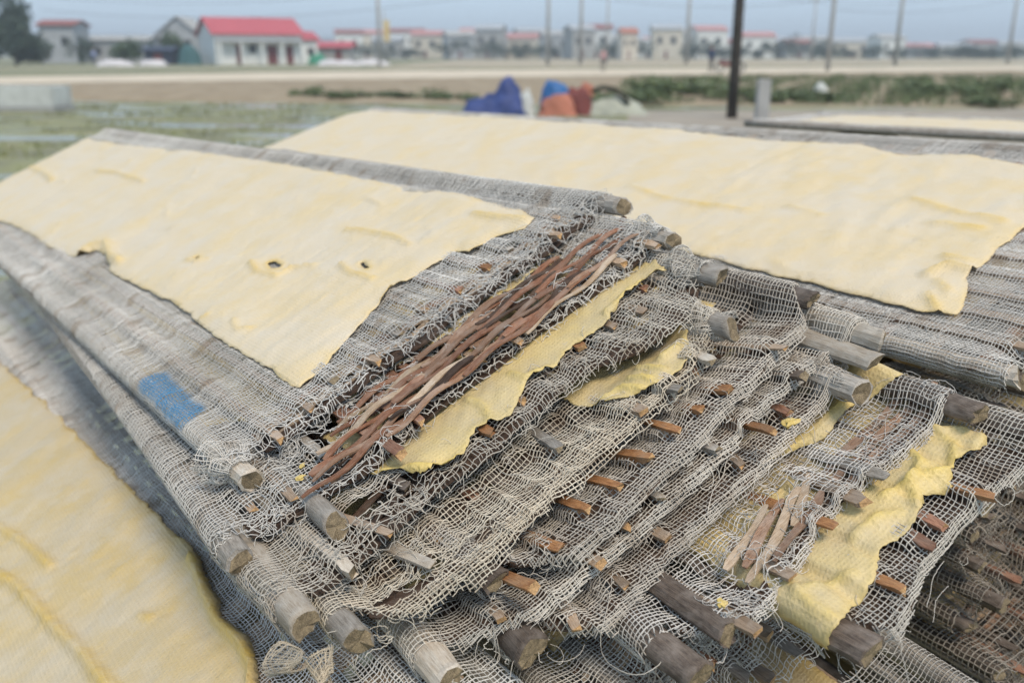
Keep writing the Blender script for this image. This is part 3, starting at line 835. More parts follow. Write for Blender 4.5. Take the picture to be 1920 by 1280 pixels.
def tear2(a, e, n_):
    inn = (e < .077 + .008 * n_ + .05 * np.abs(a - .19) ** 1.2) & (e > SURF[2].rim(a) + .013 + .004 * n_)
    return inn & (a > .086 + .006 * n_) & (a < .338 + .006 * n_)
def fray2(a, e):
    f = sstep(.118, .079, e) * sstep(.066, .086, e) * sstep(.05, .10, a) * sstep(.38, .33, a)
    return np.clip(1.0 * f + .55 * sstep(.03, .0, e - SURF[2].rim(a)), 0, 1)
gauze(TOBJ[2], SURF[2], [(-.034, .458, -.016, .155, (.0030, .0038), .0030), (-.034, .075, .155, .72, (.0028, .0036), .0036), (-.034, .06, .72, 1.6, .005, .008), (.34, .458, .155, .32, .0031, .004)],
      keep_tray(2, 0, 0, 0, tear=tear2), fray2, 12, np.array(GAUZE_TONE[2]))

def fr(k, amt, width=.012, extra=None):
    S = SURF[k]
    nz = Noise2(k + 60, 14)
    def f(a, e):
        v = amt * sstep(width, -.002, e - S.rim(a)) * (.6 + .5 * nz(a, e))
        if extra is not None: v = np.maximum(v, extra(a, e))
        return np.clip(v, 0, 1)
    return f
def blob(a0, e0, ra, re):
    return lambda a, e: np.exp(-((a - a0) / ra) ** 2 - ((e - e0) / re) ** 2)
def tear3(a, e, n_): return (((a - .13) / .030) ** 2 + ((e - .043) / .008) ** 2 < 1 + .6 * n_) | (((a - .075) / .018) ** 2 + ((e - .054) / .007) ** 2 < 1 + .6 * n_)
gauze(TOBJ[3], SURF[3], [(-.034, .438, -.034, .135, .0033, .0030), (.30, .428, .12, .22, .0035, .004)], keep_tray(3, 0, 0, 0, tear=tear3), fr(3, .35, .010, lambda a, e: .75 * blob(.10, .04, .06, .02)(a, e)), 13, np.array(GAUZE_TONE[3]))
def tear4(a, e, n_): return (((a - .035) / .022) ** 2 + ((e - .012) / .008) ** 2 < 1 + .5 * n_) | (((a - .10) / .016) ** 2 + ((e - .010) / .005) ** 2 < 1 + .5 * n_)
gauze(TOBJ[4], SURF[4], [(-.034, .378, -.026, .115, .0033, .0030)], keep_tray(4, 0, 0, 0, tear=tear4), fr(4, .15, .010, lambda a, e: .5 * blob(.06, .015, .05, .012)(a, e)), 14, np.array(GAUZE_TONE[4]))
# folded hem: a second layer of cloth lying over the edge of the fourth tray
def hemS(a, e):
    x, y, z = SURF[4](a, e)
    return x, y, z + .0014
def hem_keep(a, e):
    r0 = SURF[4].rim(a)
    return (e > r0 + .0005) & (e < r0 + .017 + .004 * np.sin(a * 70)) & (a > .006) & (a < .31)
gauze(TOBJ[4], hemS, [(-.004, .33, -.018, .030, .0034, .0028)], hem_keep, fr(4, .10, .01), 44, np.array((.56, .49, .39)), name='gauze_hem')['kind'] = 'stuff'
for k, back in ((5, .10), (6, .10), (7, .10), (9, .095)):
    W = TRAYS[k][3]
    gauze(TOBJ[k], SURF[k], [(-.034, min(W + .036, .44), -.042, back, .0033, .0030)], keep_tray(k, 0, 0, 0), fr(k, .07, .004), 10 + k, np.array(GAUZE_TONE[k]))
def tear8(a, e, n_): return (((a - .105) / .046) ** 2 + ((e - .031 - (a - .105) * .33) / .015) ** 2 < 1 + .35 * n_)
gauze(TOBJ[8], SURF[8], [(-.034, .305, -.020, .11, .0033, .0030)], keep_tray(8, 0, 0, 0, tear=tear8), fr(8, .5, .008, lambda a, e: .9 * np.exp(-((a - .115) / .045) ** 2 - ((e - .033 - (a - .105) * .33) / .021) ** 2)), 18, np.array(GAUZE_TONE[8]))

# selvedge: the doubled outer border of the cloth
for k in (5, 6, 7, 8, 9):
    def sel(a, e, k=k): return (e > SURF[k].rim(a) - .0045) & (e < SURF[k].rim(a) + .005)
    def SS(a, e, k=k):
        x, y, z = SURF[k](a, e); return x, y, z + .0010
    gauze(TOBJ[k], SS, [(.012, TRAYS[k][3] - .01, -.042, .030, (.0033, .0019), .0030)], sel, None, 120 + k, np.array(GAUZE_TONE[k]) * 1.05, name='gauze_hem')['kind'] = 'stuff'

# crumpled gauze tails knotted at the rail ends
def tail(k, a0, e0, z0, R_, ln, seed, ax, tone):
    nA, nB = Noise2(seed, 40), Noise2(seed + 1, 45)
    def S(a, e):
        th = a / R_
        r_ = R_ * (1 + .30 * nA(a, e)) * (1 + .25 * np.sin(e / ln * PI))
        x = r_ * np.cos(th) * 1.0; zz = r_ * np.sin(th) * .8; y = e + .003 * nB(a, e)
        c, s = math.cos(ax), math.sin(ax)
        return a0 + c * x - s * y, e0 + s * x + c * y, z0 + zz
    return gauze(TOBJ[k], S, [(0, R_ * 5.6, -ln / 2, ln / 2, .0013 if k == 3 and a0 < 0 else .0018, .0020)], lambda a, e: np.ones(np.shape(a), bool), lambda a, e: np.full(np.shape(a), .12), seed, np.array(tone), name='gauze_tail', rad=.00052)
tail(3, -.020, -.004, -.012, .0068, .022, 71, .5, (.47, .41, .32))
tail(3, -.008, -.022, -.020, .0066, .022, 72, -.4, (.46, .39, .29))
tail(1, -.010, .030, -.006, .0150, .030, 73, .1, (.63, .60, .55))
tail(3, .397, .022, -.003, .0130, .034, 74, .0, (.52, .49, .44))
tail(4, .344, .020, -.003, .0130, .030, 75, .1, (.54, .50, .44))
tail(7, .006, .016, -.012, .0150, .020, 76, .2, (.50, .45, .38))
tail(7, .298, .014, -.003, .0125, .030, 77, .0, (.55, .52, .47))
tail(2, .414, .022, -.002, .0112, .030, 78, .0, (.60, .58, .54))

# ---- loose thread ends
T_ = lambda k: np.array(GAUZE_TONE[k]) * 1.05
loose_threads(TOBJ[1], SURF[1], [(.08, .36, -.004, .030, 150, .040), (.36, .40, -.006, .03, 26, .03), (-.02, .04, -.006, .02, 46, .03)], 501, T_(1), up=.0016)
loose_threads(TOBJ[2], SURF[2], [(.06, .34, .050, .092, 230, .036), (.05, .33, -.006, .016, 70, .034), (-.02, .06, -.012, .03, 80, .034), (.30, .42, -.004, .05, 70, .034), (.06, .18, .0, .03, 10, .11)], 502, T_(2), up=.0016)
loose_threads(TOBJ[3], SURF[3], [(-.02, .12, .0, .05, 120, .036), (.12, .34, .005, .035, 110, .028), (.30, .39, -.01, .04, 50, .030), (.08, .2, .02, .05, 10, .09)], 503, T_(3))
loose_threads(TOBJ[4], SURF[4], [(-.01, .12, -.012, .03, 110, .034), (.10, .33, -.010, .016, 110, .024), (.25, .34, .0, .03, 40, .03)], 504, T_(4))
for k, cnt in ((5, 40), (6, 44), (7, 44), (9, 30)):
    loose_threads(TOBJ[k], SURF[k], [(-.01, min(TRAYS[k][3], .33), -.026, .010, cnt, .026), (-.01, .05, -.02, .02, 26, .03), (.0, .3, -.02, .01, 5, .08)], 510 + k, T_(k))
loose_threads(TOBJ[8], SURF[8], [(.05, .16, .004, .045, 120, .030), (-.01, .29, -.010, .006, 50, .024), (.18, .29, .0, .05, 70, .034), (.03, .09, -.006, .01, 40, .026)], 518, T_(8))

# ---- sheets lying on the trays of stack 1
WR1 = [([(0.2547, 0.2954), (0.2612, 0.2580), (0.2609, 0.2014), (0.2554, 0.1620)], .0030, .0042), ([(0.3216, 0.1396), (0.3226, 0.0968), (0.3274, 0.0655)], .0034, .005),
       ([(0.1669, 0.3739), (0.1575, 0.3302), (0.1633, 0.2926), (0.1794, 0.2912), (0.1935, 0.2600)], .0036, .0042), ([(0.2048, 0.2199), (0.1979, 0.1854), (0.2001, 0.1464)], .0034, .0042),
       ([(0.1347, 0.5027), (0.1368, 0.4734), (0.1478, 0.4642)], .003, .004), ([(0.0671, 0.7943), (0.0849, 0.7989), (0.1047, 0.7794), (0.0901, 0.6989), (0.0889, 0.6539)], .0065, .009),
       ([(0.1817, 0.0968), (0.1964, 0.1057), (0.2053, 0.1054)], .0045, .005), ([(0.2378, 1.3372), (0.2460, 1.2066), (0.2442, 1.0278)], .004, .007), ([(0.1901, 1.7617), (0.1883, 1.6010), (0.1780, 1.4715)], .005, .010),
       ([(0.0931, 0.2501), (0.0855, 0.2252), (0.0952, 0.2136)], .0026, .0035), ([(0.0770, 0.3089), (0.0840, 0.3029)], .0028, .004), ([(0.3124, 0.3451), (0.3077, 0.3019)], .0022, .004), ([(0.2348, 0.0813), (0.2640, 0.0896), (0.2831, 0.0708)], .002, .005)]
sheet('starch_sheet', 'large pale yellow sheet with three small torn holes on the topmost near tray', TM[1], FLAT[1], SHEET1, HOLES1, WR1 + creases(5, .07, .33, .08, .7, 40, .022, .0007, .0020) + creases(6, .06, .33, .6, 1.6, 22, .05, .0010, .004), .0036, M_SHEET, seed=1, group='starch sheets on the trays', fine_e=.5, cross=.00030, edge_thick=.35)
sheet('starch_sheet', 'narrow yellow sheet edge peeping through frayed white gauze above the brown braid', TM[2], SURF[2],
      [(0.1265, 0.0882), (0.1436, 0.0900), (0.1729, 0.0829), (0.2139, 0.0801), (0.2468, 0.0788), (0.2912, 0.0828), (0.3318, 0.0825), (0.3529, 0.1059), (.385, .20), (.385, 1.2), (.03, 1.2), (.03, .20)], (), [], .006, M_SHEETY, seed=2, lift=-.0006, group='starch sheets on the trays')
sheet('starch_sheet', 'long bare yellow sheet strip below the brown braid, speckled with grains', TM[3], FLAT[3],
      [(0.1068, 0.1589), (0.1068, 0.1103), (0.1049, 0.0768), (0.1110, 0.0576), (0.1232, 0.0333), (0.1394, 0.0221), (0.1543, 0.0284), (0.1756, 0.0358), (0.2012, 0.0284), (0.2256, 0.0406), (0.2494, 0.0326), (0.2814, 0.0415), (0.3056, 0.0353), (0.3420, 0.0400), (0.3655, 0.0407), (0.3817, 0.0345), (0.3871, 0.0509), (0.3819, 0.0706), (0.3823, 0.1466)], (),
      [([(0.1073, 0.0661), (0.1245, 0.0416), (0.1338, 0.0264), (0.1456, 0.0255)], .0046, .0045), ([(0.2298, 0.0611), (0.2306, 0.0460), (0.2471, 0.0391)], .003, .0042), ([(0.1921, 0.0693), (0.1934, 0.0507), (0.1850, 0.0343)], .003, .0045), ([(0.3191, 0.0417), (0.3502, 0.0431), (0.3774, 0.0396)], .005, .005)],
      .0026, M_SHEETY, seed=3, lift=.0026, group='starch sheets on the trays', flutter=.0014, lump=.0011, jag=.0022)
sheet('starch_sheet', 'small ruffled yellow sheet corner tucked under a frayed hem near the stack middle', TM[4], FLAT[4],
      [(0.2247, 0.1003), (0.2272, 0.0532), (0.2322, 0.0311), (0.2413, 0.0196), (0.2565, 0.0067), (0.2686, 0.0023), (0.2866, 0.0007), (0.3088, 0.0057), (0.3238, 0.0276), (0.3297, 0.0575), (0.3268, 0.0975)], (),
      [([(0.2363, 0.0338), (0.2528, 0.0279), (0.2579, 0.0102)], .004, .004), ([(0.2636, 0.0310), (0.2684, 0.0097)], .004, .0035), ([(0.2935, 0.0235), (0.3088, 0.0214)], .005, .005), ([(0.2777, 0.0350), (0.2823, 0.0093)], .0035, .003)], .0026, M_SHEETY, seed=4, lift=.003, group='starch sheets on the trays', flutter=.0022, lump=.0013, jag=.0020)
sheet('starch_sheet', 'shaded yellow sheet edge between gauze layers right of the orange bamboo tips', TM[8], FLAT[8],
      [(0.1533, 0.1629), (0.1594, 0.0893), (0.1593, 0.0816), (0.1735, 0.0690), (0.2006, 0.0624), (0.2402, 0.0626), (0.2592, 0.0536), (0.2745, 0.0443), (0.2892, 0.0569), (0.3018, 0.1574)], (), [([(0.1755, 0.0756), (0.2036, 0.0694), (0.2412, 0.0722)], .003, .005)], .004, M_SHEETY, seed=5, lift=.004, group='starch sheets on the trays', flutter=.001)
S9 = make_surface(.21, [(a, e - .03) for a, e in SL[9]], [(a, e - .02) for a, e in RIMS[9]], (RAILS[9][0][0], RAILS[9][0][6], RAILS[9][0][2]), seed=279, drop=.003, wave=.001, sag=.0036)
sheet('starch_sheet', 'crinkled translucent yellow flap over bamboo tips at the lower right of the near stack', TM[9], S9,
      [(-0.0055, 0.1425), (-0.0174, 0.0657), (-0.0209, 0.0564), (-0.0180, 0.0420), (-0.0201, 0.0283), (-0.0243, 0.0137), (-0.0108, 0.0124), (0.0031, 0.0094), (0.0185, 0.0149), (0.0424, 0.0164), (0.0591, 0.0220), (0.0799, 0.0226), (0.1120, 0.0243), (0.1190, 0.0267), (0.1348, 0.0196), (0.1516, 0.0258), (0.1768, 0.0238), (0.1903, 0.0332), (0.1938, 0.0507), (0.1951, 0.0742), (0.1956, 0.1364)], (),
      [([(0.1526, 0.0656), (0.1393, 0.0452), (0.1186, 0.0400), (0.1079, 0.0292)], .0048, .0038), ([(0.1018, 0.0486), (0.1246, 0.0398), (0.1430, 0.0283)], .0044, .0036), ([(0.1734, 0.0625), (0.1672, 0.0390), (0.1491, 0.0282)], .005, .004), ([(0.0032, 0.0423), (0.0241, 0.0342), (0.0347, 0.0262)], .003, .004),
       ([(0.0062, 0.0528), (-0.0009, 0.0273), (0.0013, 0.0174)], .003, .004), ([(0.0948, 0.0324), (0.0840, 0.0406), (0.0599, 0.0439)], .0035, .004), ([(0.1612, 0.0632), (0.1741, 0.0516), (0.1834, 0.0412)], .004, .004)], .003, M_SHEETY, seed=6, lift=.0034, group='starch sheets on the trays', flutter=.0020, lump=.0011, jag=.0020)

# unseen sheets added to stop light leaking through the stacked trays
NTH = {5: 'fifth', 6: 'sixth', 7: 'seventh'}
for k in (5, 6, 7):
    W = TRAYS[k][3]
    sheet('starch_sheet', 'unseen sheet added to block light inside the near stack, %s tray' % NTH[k], TM[k], FLAT[k], [(.02, .085), (W - .03, .08), (W - .03, .62), (.02, .62)], (), [], .02, M_SHEETY, seed=60 + k, lift=.0022, group='starch sheets on the trays')

# crumbs of dried sheet caught in the gauze
def crumb(k, a, e, r_, label, seed):
    x, y, z = SURF[k](np.array([a]), np.array([e]))
    g = np.random.default_rng(seed)
    bm = bmesh.new(); bmesh.ops.create_icosphere(bm, subdivisions=2, radius=r_)
    for v in bm.verts:
        f = 1 + g.normal(0, .22); v.co = Vector((v.co.x * f, v.co.y * f * .7, v.co.z * .35 * f))
    me = bpy.data.meshes.new('sheet_crumb'); bm.to_mesh(me); bm.free()
    a_ = me.attributes.new('thick', 'FLOAT', 'POINT'); a_.data.foreach_set('value', np.full(len(me.vertices), .9, np.float32))
    o = link('sheet_crumb', me, [M_SHEETY]); o.matrix_world = TM[k] @ Matrix.Translation((float(x[0]), float(y[0]), float(z[0]) + .002)) @ Matrix.Rotation(g.uniform(0, 3), 4, 'Z')
    tag(o, label, 'crumb', 'dried crumbs caught in the gauze')
crumb(2, 0.0724, 0.0448, .0030, 'yellow crumb stuck in gauze left of the braid, upper of two', 1)
crumb(2, 0.0653, 0.0324, .0036, 'yellow crumb stuck in gauze left of the braid, lower of two', 2)
crumb(7, 0.2470, 0.0116, .0062, 'bright yellow flake on gauze right of the orange bamboo tips', 3)
crumb(8, 0.0422, 0.0120, .0042, 'yellow crumb in the tangled threads beside the yellow flap, upper one', 4)
crumb(8, 0.0305, -0.0048, .0036, 'yellow crumb in the tangled threads beside the yellow flap, lower one', 5)

# ---- deeper trays of the near stack
def plain_tray(F, A, ang, z, W, label, group, seed, L=1.66, gz=True, cover=(.0, .10), tone=(.5, .46, .41), mats=(M_GREY, M_DARK), region_a=None, rimshift=0.0, dens=.0033, slat_kinds=('tan', 'grey', 'red'), weave=3, inner=None, prad=1.0):
    random.seed(seed)
    M = tray_frame(F, A, ang, z)
    o = tag(empty('drying_tray', M), label, 'tray', group)
    tips = [(a, .004 + random.uniform(-.016, .006)) for a in np.arange(.03, W - .02, .034) + np.random.default_rng(seed).normal(0, .004, len(np.arange(.03, W - .02, .034)))]
    rim = [(-.05, rimshift)] + [(a, rimshift + random.uniform(-.008, .006)) for a in np.linspace(0, W, 9)] + [(W + .05, rimshift)]
    S = make_surface(W, tips, rim, seed=seed, drop=.010, wave=.005)
    pole(o, 0, -.006 + random.uniform(-.01, .01), .0125 * prad, L, random.choice(mats), random.choice(['round', 'square', 'split']), None, seed, squash=random.uniform(.7, 1))
    pole(o, W, -.006 + random.uniform(-.01, .01), .0115 * prad, L, random.choice(mats), random.choice(['round', 'square', 'split']), None, seed + 1, squash=random.uniform(.7, 1))
    for (a, e) in tips: slat(o, a, e - .006, random.choice(slat_kinds), random.choice([.0072, .0082, .0092]), .0036, min(1.5, L - .04), rot=random.gauss(0, .006))
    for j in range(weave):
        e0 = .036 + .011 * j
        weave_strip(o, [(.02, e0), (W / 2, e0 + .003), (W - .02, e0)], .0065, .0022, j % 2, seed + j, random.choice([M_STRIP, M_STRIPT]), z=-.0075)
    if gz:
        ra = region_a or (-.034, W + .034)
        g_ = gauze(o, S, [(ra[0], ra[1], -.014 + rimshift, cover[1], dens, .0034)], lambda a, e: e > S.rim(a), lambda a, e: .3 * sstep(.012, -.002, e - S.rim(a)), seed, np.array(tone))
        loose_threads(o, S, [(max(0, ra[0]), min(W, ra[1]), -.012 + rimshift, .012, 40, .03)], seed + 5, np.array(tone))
    if inner:  # unseen sheet added to keep light out of the pile
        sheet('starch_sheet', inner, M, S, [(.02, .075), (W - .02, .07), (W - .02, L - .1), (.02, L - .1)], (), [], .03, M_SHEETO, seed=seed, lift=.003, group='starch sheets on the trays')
    return o, M, S

LOWER = [(10, (.052, -.245), -.06, -.165, .32), (11, (.005, -.235), -.04, -.190, .35), (12, (.03, -.24), -.05, -.215, .34), (13, (.01, -.255), -.03, -.242, .36)]
LL = {10: 'dark tray low in the near stack, just below the dark burnt-looking rail', 11: 'shadowed tray two below the dark burnt-looking rail of the near stack', 12: 'deeply shadowed tray near the foot of the near stack, gauze hanging', 13: 'lowest shadowed tray of the near stack above the ochre sheet'}
for (k, A, ang, z, W) in LOWER:
    plain_tray(F1, A, ang, z, W, LL[k], GROUP1, 900 + k * 7, inner='unseen sheet added to block light deep inside the near stack, layer %s' % ['ten', 'eleven', 'twelve', 'thirteen'][k - 10], gz=True, L=.7, tone=(.52, .49, .44))
o14, M14, S14 = plain_tray(F1, (-.085, -.33), -.12, -.300, .36, 'blurred tray far below the yellow flap, carrying an ochre sheet', GROUP1, 1003, L=.9, tone=(.45, .43, .40), dens=.0036)
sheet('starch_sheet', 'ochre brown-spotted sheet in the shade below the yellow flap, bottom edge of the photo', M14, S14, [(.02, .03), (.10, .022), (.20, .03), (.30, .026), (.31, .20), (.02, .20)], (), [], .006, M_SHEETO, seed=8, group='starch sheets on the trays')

# ================================================================== TRAY 0 : the lower tray on the left
M0 = tray_frame(F1, (-.016, -.20), 0, -.11)
t0 = tag(empty('drying_tray', M0), 'low tray at the lower left of the photo under a large ochre yellow sheet', 'tray', 'drying trays of the left stack')
def off0(p): return (p[0] + .016 + .40, p[1] + .20)     # tray axis starts at its far-left rail
W0 = .40
WX = .445          # its cloth and far rail reach on under the near stack
M0b = M0 @ Matrix.Translation((-W0, 0, 0))
t0.matrix_world = M0b
slats0 = [(a, .02) for a in np.arange(.03, .43, .034)]
S0 = make_surface(WX, slats0, [(-.05, 0), (.45, 0)], (0, -.006, .0125), (WX, -.026, .0105), seed=77, drop=.006, wave=.002, sag=.0030)
S0f = make_surface(WX, [], [(-.05, 0), (.45, 0)], (0, -.006, .0125), (WX, -.026, .0105), seed=77, drop=.006, wave=0, sag=-.0002)
OUT0 = [off0(p) for p in [(-0.1244, 1.2446), (-0.0985, 0.9344), (-0.0818, 0.6543), (-0.0729, 0.4351), (-0.0668, 0.2865), (-0.0620, 0.1677), (-0.0588, 0.1263), (-0.0657, 0.0827), (-0.0736, 0.0272), (-0.0700, -0.0131), (-0.0729, -0.0412), (-0.0817, -0.0585), (-0.0989, -0.1052), (-0.2327, -0.1357), (-0.3973, -0.1247), (-0.4602, 0.0299), (-0.4399, 0.6142), (-0.4164, 1.3512)]]
ROLL0 = [(q[0] - .0055, q[1]) for q in [off0(p) for p in [(-0.0588, 0.1263), (-0.0657, 0.0827), (-0.0736, 0.0272), (-0.0700, -0.0131), (-0.0729, -0.0412), (-0.0817, -0.0585), (-0.0989, -0.1052)]]]
for i, (a, r_) in enumerate(((.0, .0125), (WX, .0105))): pole(t0, a, -.006, r_, 1.64, M_GREY, 'round', -.006 if i == 0 else -.034, 700 + i)
for (a, e) in slats0: slat(t0, a, e, random.choice(['tan', 'grey']), .008, .0036, 1.5)
for j in range(30):
    weave_strip(t0, [(.02, .03 + .042 * j), (.2, .032 + .042 * j), (.43, .03 + .042 * j)], .020, .0010, j % 2, 720 + j, M_STRIPT, z=-.0085)
plain_tray(F1, (-.42, -.21), 0, -.150, .34, 'shadowed tray just under the lower-left ochre sheet tray', 'drying trays of the left stack', 1301, L=1.5, gz=False, weave=0)
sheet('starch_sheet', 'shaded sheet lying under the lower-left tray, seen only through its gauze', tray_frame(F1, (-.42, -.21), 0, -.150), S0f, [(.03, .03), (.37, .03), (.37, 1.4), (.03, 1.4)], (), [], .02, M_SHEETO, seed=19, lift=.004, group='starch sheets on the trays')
gauze(t0, S0, [(.27, .480, .0, .76, (.0029, .0036), .0036), (.25, .480, .76, 1.62, (.0034, .0042), .008)], lambda a, e: ~(inside(a, e, OUT0) & (seg_dist(a, e, OUT0, True) > .012)), None, 70, np.array((.60, .585, .555)), rad=.00052)
sheet('starch_sheet', 'large ochre yellow sheet with a thick rolled edge at the lower left', M0b, S0f, OUT0, (),
      [([off0(p) for p in [(-0.1888, 0.4127), (-0.1731, 0.3431), (-0.1621, 0.2667)]], .0040, .0050), ([off0(p) for p in [(-0.2051, 0.3182), (-0.1931, 0.2691), (-0.1814, 0.1814), (-0.1705, 0.1091), (-0.1656, 0.0604), (-0.1610, 0.0090)]], .0055, .0062),
       ([off0(p) for p in [(-0.2700, 0.2304), (-0.2471, 0.1302), (-0.2301, 0.0426)]], .003, .006), ([off0(p) for p in [(-0.1226, 0.1027), (-0.1169, 0.0919)]], .0025, .004)] + creases(9, .12, .33, .10, .9, 50, .028, .0007, .0022),
      .0036, sheet_mat('ochre_yellow_starch_sheet', (.50, .405, .25), (.54, .375, .10), 1.0), seed=9, roll=(ROLL0, .0095, .0040), lump=.0008, group='starch sheets on the trays', fine_e=.6, cross=.0003)

# ================================================================== STACK 2 (behind, right)
GROUP2 = 'drying trays of the back stack'
W2, L2 = .45, 2.0
SHEET2 = [(0.0635, 0.4571), (0.0652, 0.4118), (0.0579, 0.3175), (0.0538, 0.2315), (0.0508, 0.1687), (0.0481, 0.1126), (0.0558, 0.0802), (0.0732, 0.0822), (0.1188, 0.1077), (0.1540, 0.1103), (0.1899, 0.1151), (0.2347, 0.1188), (0.2817, 0.1227), (0.3708, 0.1198), (0.3906, 0.2061), (0.4046, 0.2705), (0.3932, 0.3593), (0.4157, 0.4322), (0.4070, 0.5766), (0.4219, 0.7595), (0.4279, 1.0452), (0.4294, 1.4217), (0.4226, 1.9283), (0.3930, 1.9945), (0.2985, 1.9936), (0.1884, 1.9926), (0.0872, 1.9829), (0.0840, 1.5676), (0.0718, 0.9839)]
tr2 = tag(empty('drying_tray', F2), 'top tray of the back stack under the widest pale yellow sheet', 'tray', GROUP2)
slats2 = [(a, .018 + random.uniform(-.016, .004)) for a in np.arange(.035, .43, .036)]
S2 = make_surface(W2, slats2, [(-.05, 0), (.1, .004), (.2, -.004), (.3, .004), (.5, 0)], near=(.002, -.009, .0120), far=(W2, -.010, .0105), seed=88, drop=.008, wave=.003)
pole(tr2, .002, -.002, .0120, L2 - .04, M_PALE, 'square', -.009, 801, squash=.8); pole(tr2, W2, -.004, .0105, L2 - .03, M_GREY, 'round', -.010, 802)
for (a, e) in slats2: slat(tr2, a, e - .012, random.choice(['tan', 'orange', 'tan']), .0085, .0036, 1.5)
for j in range(34):      # cross slats showing through the cloth
    e0 = .03 + .0465 * j
    weave_strip(tr2, [(-.008, e0), (.2, e0 + .003), (.44, e0)], .0125, .0010, j % 2, 820 + j, M_STRIPT if j % 2 else M_STRIP, z=-.0066, name='cross_slat', t=.0016)
gauze(tr2, S2, [(-.034, .484, -.010, .12, .0031, .0038), (-.034, .085, .12, .60, .0032, .0044), (.375, .484, .12, .60, .0040, .006), (.39, .484, .60, 1.97, .0060, .010), (-.034, .08, .60, 1.0, .0050, .009)],
      lambda a, e: ~(inside(a, e, SHEET2) & (seg_dist(a, e, SHEET2, True) > .012)) & (e > S2.rim(a)), lambda a, e: .5 * sstep(.014, .0, e - S2.rim(a)), 81, np.array((.55, .53, .495)))
loose_threads(tr2, S2, [(0, .45, -.006, .02, 110, .034), (0, .02, .0, .2, 20, .03)], 581, np.array((.62, .6, .56)))
WR2 = [([(0.2013, 0.6616), (0.1830, 0.5663), (0.1816, 0.4872), (0.1823, 0.4260)], .0032, .005), ([(0.1105, 0.1419), (0.1323, 0.1338), (0.1301, 0.1092)], .006, .007), ([(0.1500, 0.1528), (0.1491, 0.1228)], .004, .005), ([(0.0735, 0.1185), (0.0554, 0.0970)], .004, .005), ([(0.1026, 0.1264), (0.0870, 0.1075)], .003, .005),
       ([(0.2641, 0.2563), (0.2434, 0.1870), (0.2377, 0.1412)], .003, .006), ([(0.2140, 0.2063), (0.2180, 0.1504)], .003, .005), ([(0.2073, 0.3831), (0.1965, 0.3270)], .0025, .006)]
sheet('starch_sheet', 'very wide pale cream sheet on the back stack, wrinkled at its right corner', F2, make_surface(W2, [], [(-.05, 0), (.5, 0)], (.002, -.009, .0120), (W2, -.010, .0105), seed=88, drop=.008, wave=0, sag=-.0002), SHEET2, (), WR2 + creases(7, .06, .40, .1, .6, 30, .05, .0009, .004) + creases(8, .06, .40, .6, 1.8, 16, .08, .0012, .007), .0055, M_SHEET, seed=10, group='starch sheets on the trays', fine_e=.55, cross=.0004, lump=.0007, edge_thick=.4)

L2B = []
for i in range(20):
    g_ = random.Random(300 + i)
    L2B.append(((.022 - .0085 * i + g_.uniform(-.008, .008), .016 - max(0, i - 5) * .0055 + g_.uniform(-.010, .020)), g_.uniform(-.06, -.02), -.022 - .0265 * i))
ORD = 'second third fourth fifth sixth seventh eighth ninth tenth eleventh twelfth thirteenth fourteenth fifteenth sixteenth seventeenth eighteenth nineteenth twentieth twenty-first'.split()
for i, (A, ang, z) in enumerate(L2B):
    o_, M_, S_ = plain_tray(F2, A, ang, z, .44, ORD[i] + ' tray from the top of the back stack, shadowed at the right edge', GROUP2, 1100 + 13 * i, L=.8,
                            tone=(.42, .39, .345) if i < 3 else (.27, .24, .205), region_a=(-.034, .24), dens=.0042 if i < 8 else .0052, mats=(M_DARK,), slat_kinds=('dark', 'red', 'dark'), weave=3, prad=.78, inner='unseen sheet added to block light inside the back stack, %s tray' % ORD[i])  # shade of the cavity put into the darker gauze tone and wood
    if i in (3, 8, 13, 17):
        sheet('starch_sheet', 'yellow sheet corner between the shadowed tray ends at the right edge, ' + {3: 'highest of them', 8: 'second highest of them', 13: 'third highest of them', 17: 'lowest of them'}[i], M_, S_,
              [(.10 + .02 * (i % 3), -.004), (.16, -.014), (.24, .004), (.33, .012), (.33, .12), (.09, .12)], (), [([(.14, .01), (.2, .02)], .003, .005)], .006, M_SHEETY, seed=20 + i, lift=.003, group='starch sheets on the trays', flutter=.001)

# third stack, only its top edge is seen beyond the back stack
F3 = Matrix.Translation((1.256, 1.71, CAM_H - .155)) @ Matrix.Rotation(.85, 4, 'Z')
tr3 = tag(empty('drying_tray', F3), 'tray top glimpsed behind the back stack at the upper right', 'tray', 'drying trays of the farthest stack')
S3 = make_surface(.42, [(a, .02) for a in np.arange(.04, .4, .04)], [(-.05, 0), (.5, 0)], (0, -.006, .012), (.42, -.006, .012), seed=99)
for a in (0, .42): pole(tr3, a, 0, .012, .9, M_GREY, 'round', None, 850 + int(a * 10))
for a in np.arange(.04, .4, .04): slat(tr3, a, .01, 'tan', .0085, .0036, .85)
gauze(tr3, S3, [(-.03, .45, -.005, .88, .006, .012)], lambda a, e: e > 0, None, 91, np.array((.58, .56, .53)))
sheet('starch_sheet', 'thin pale yellow strip of sheet seen edge-on behind the back stack', F3, S3, [(.02, .05), (.37, .05), (.38, .5), (.36, .80), (.02, .80)], (), [], .012, M_SHEET, seed=12, group='starch sheets on the trays')

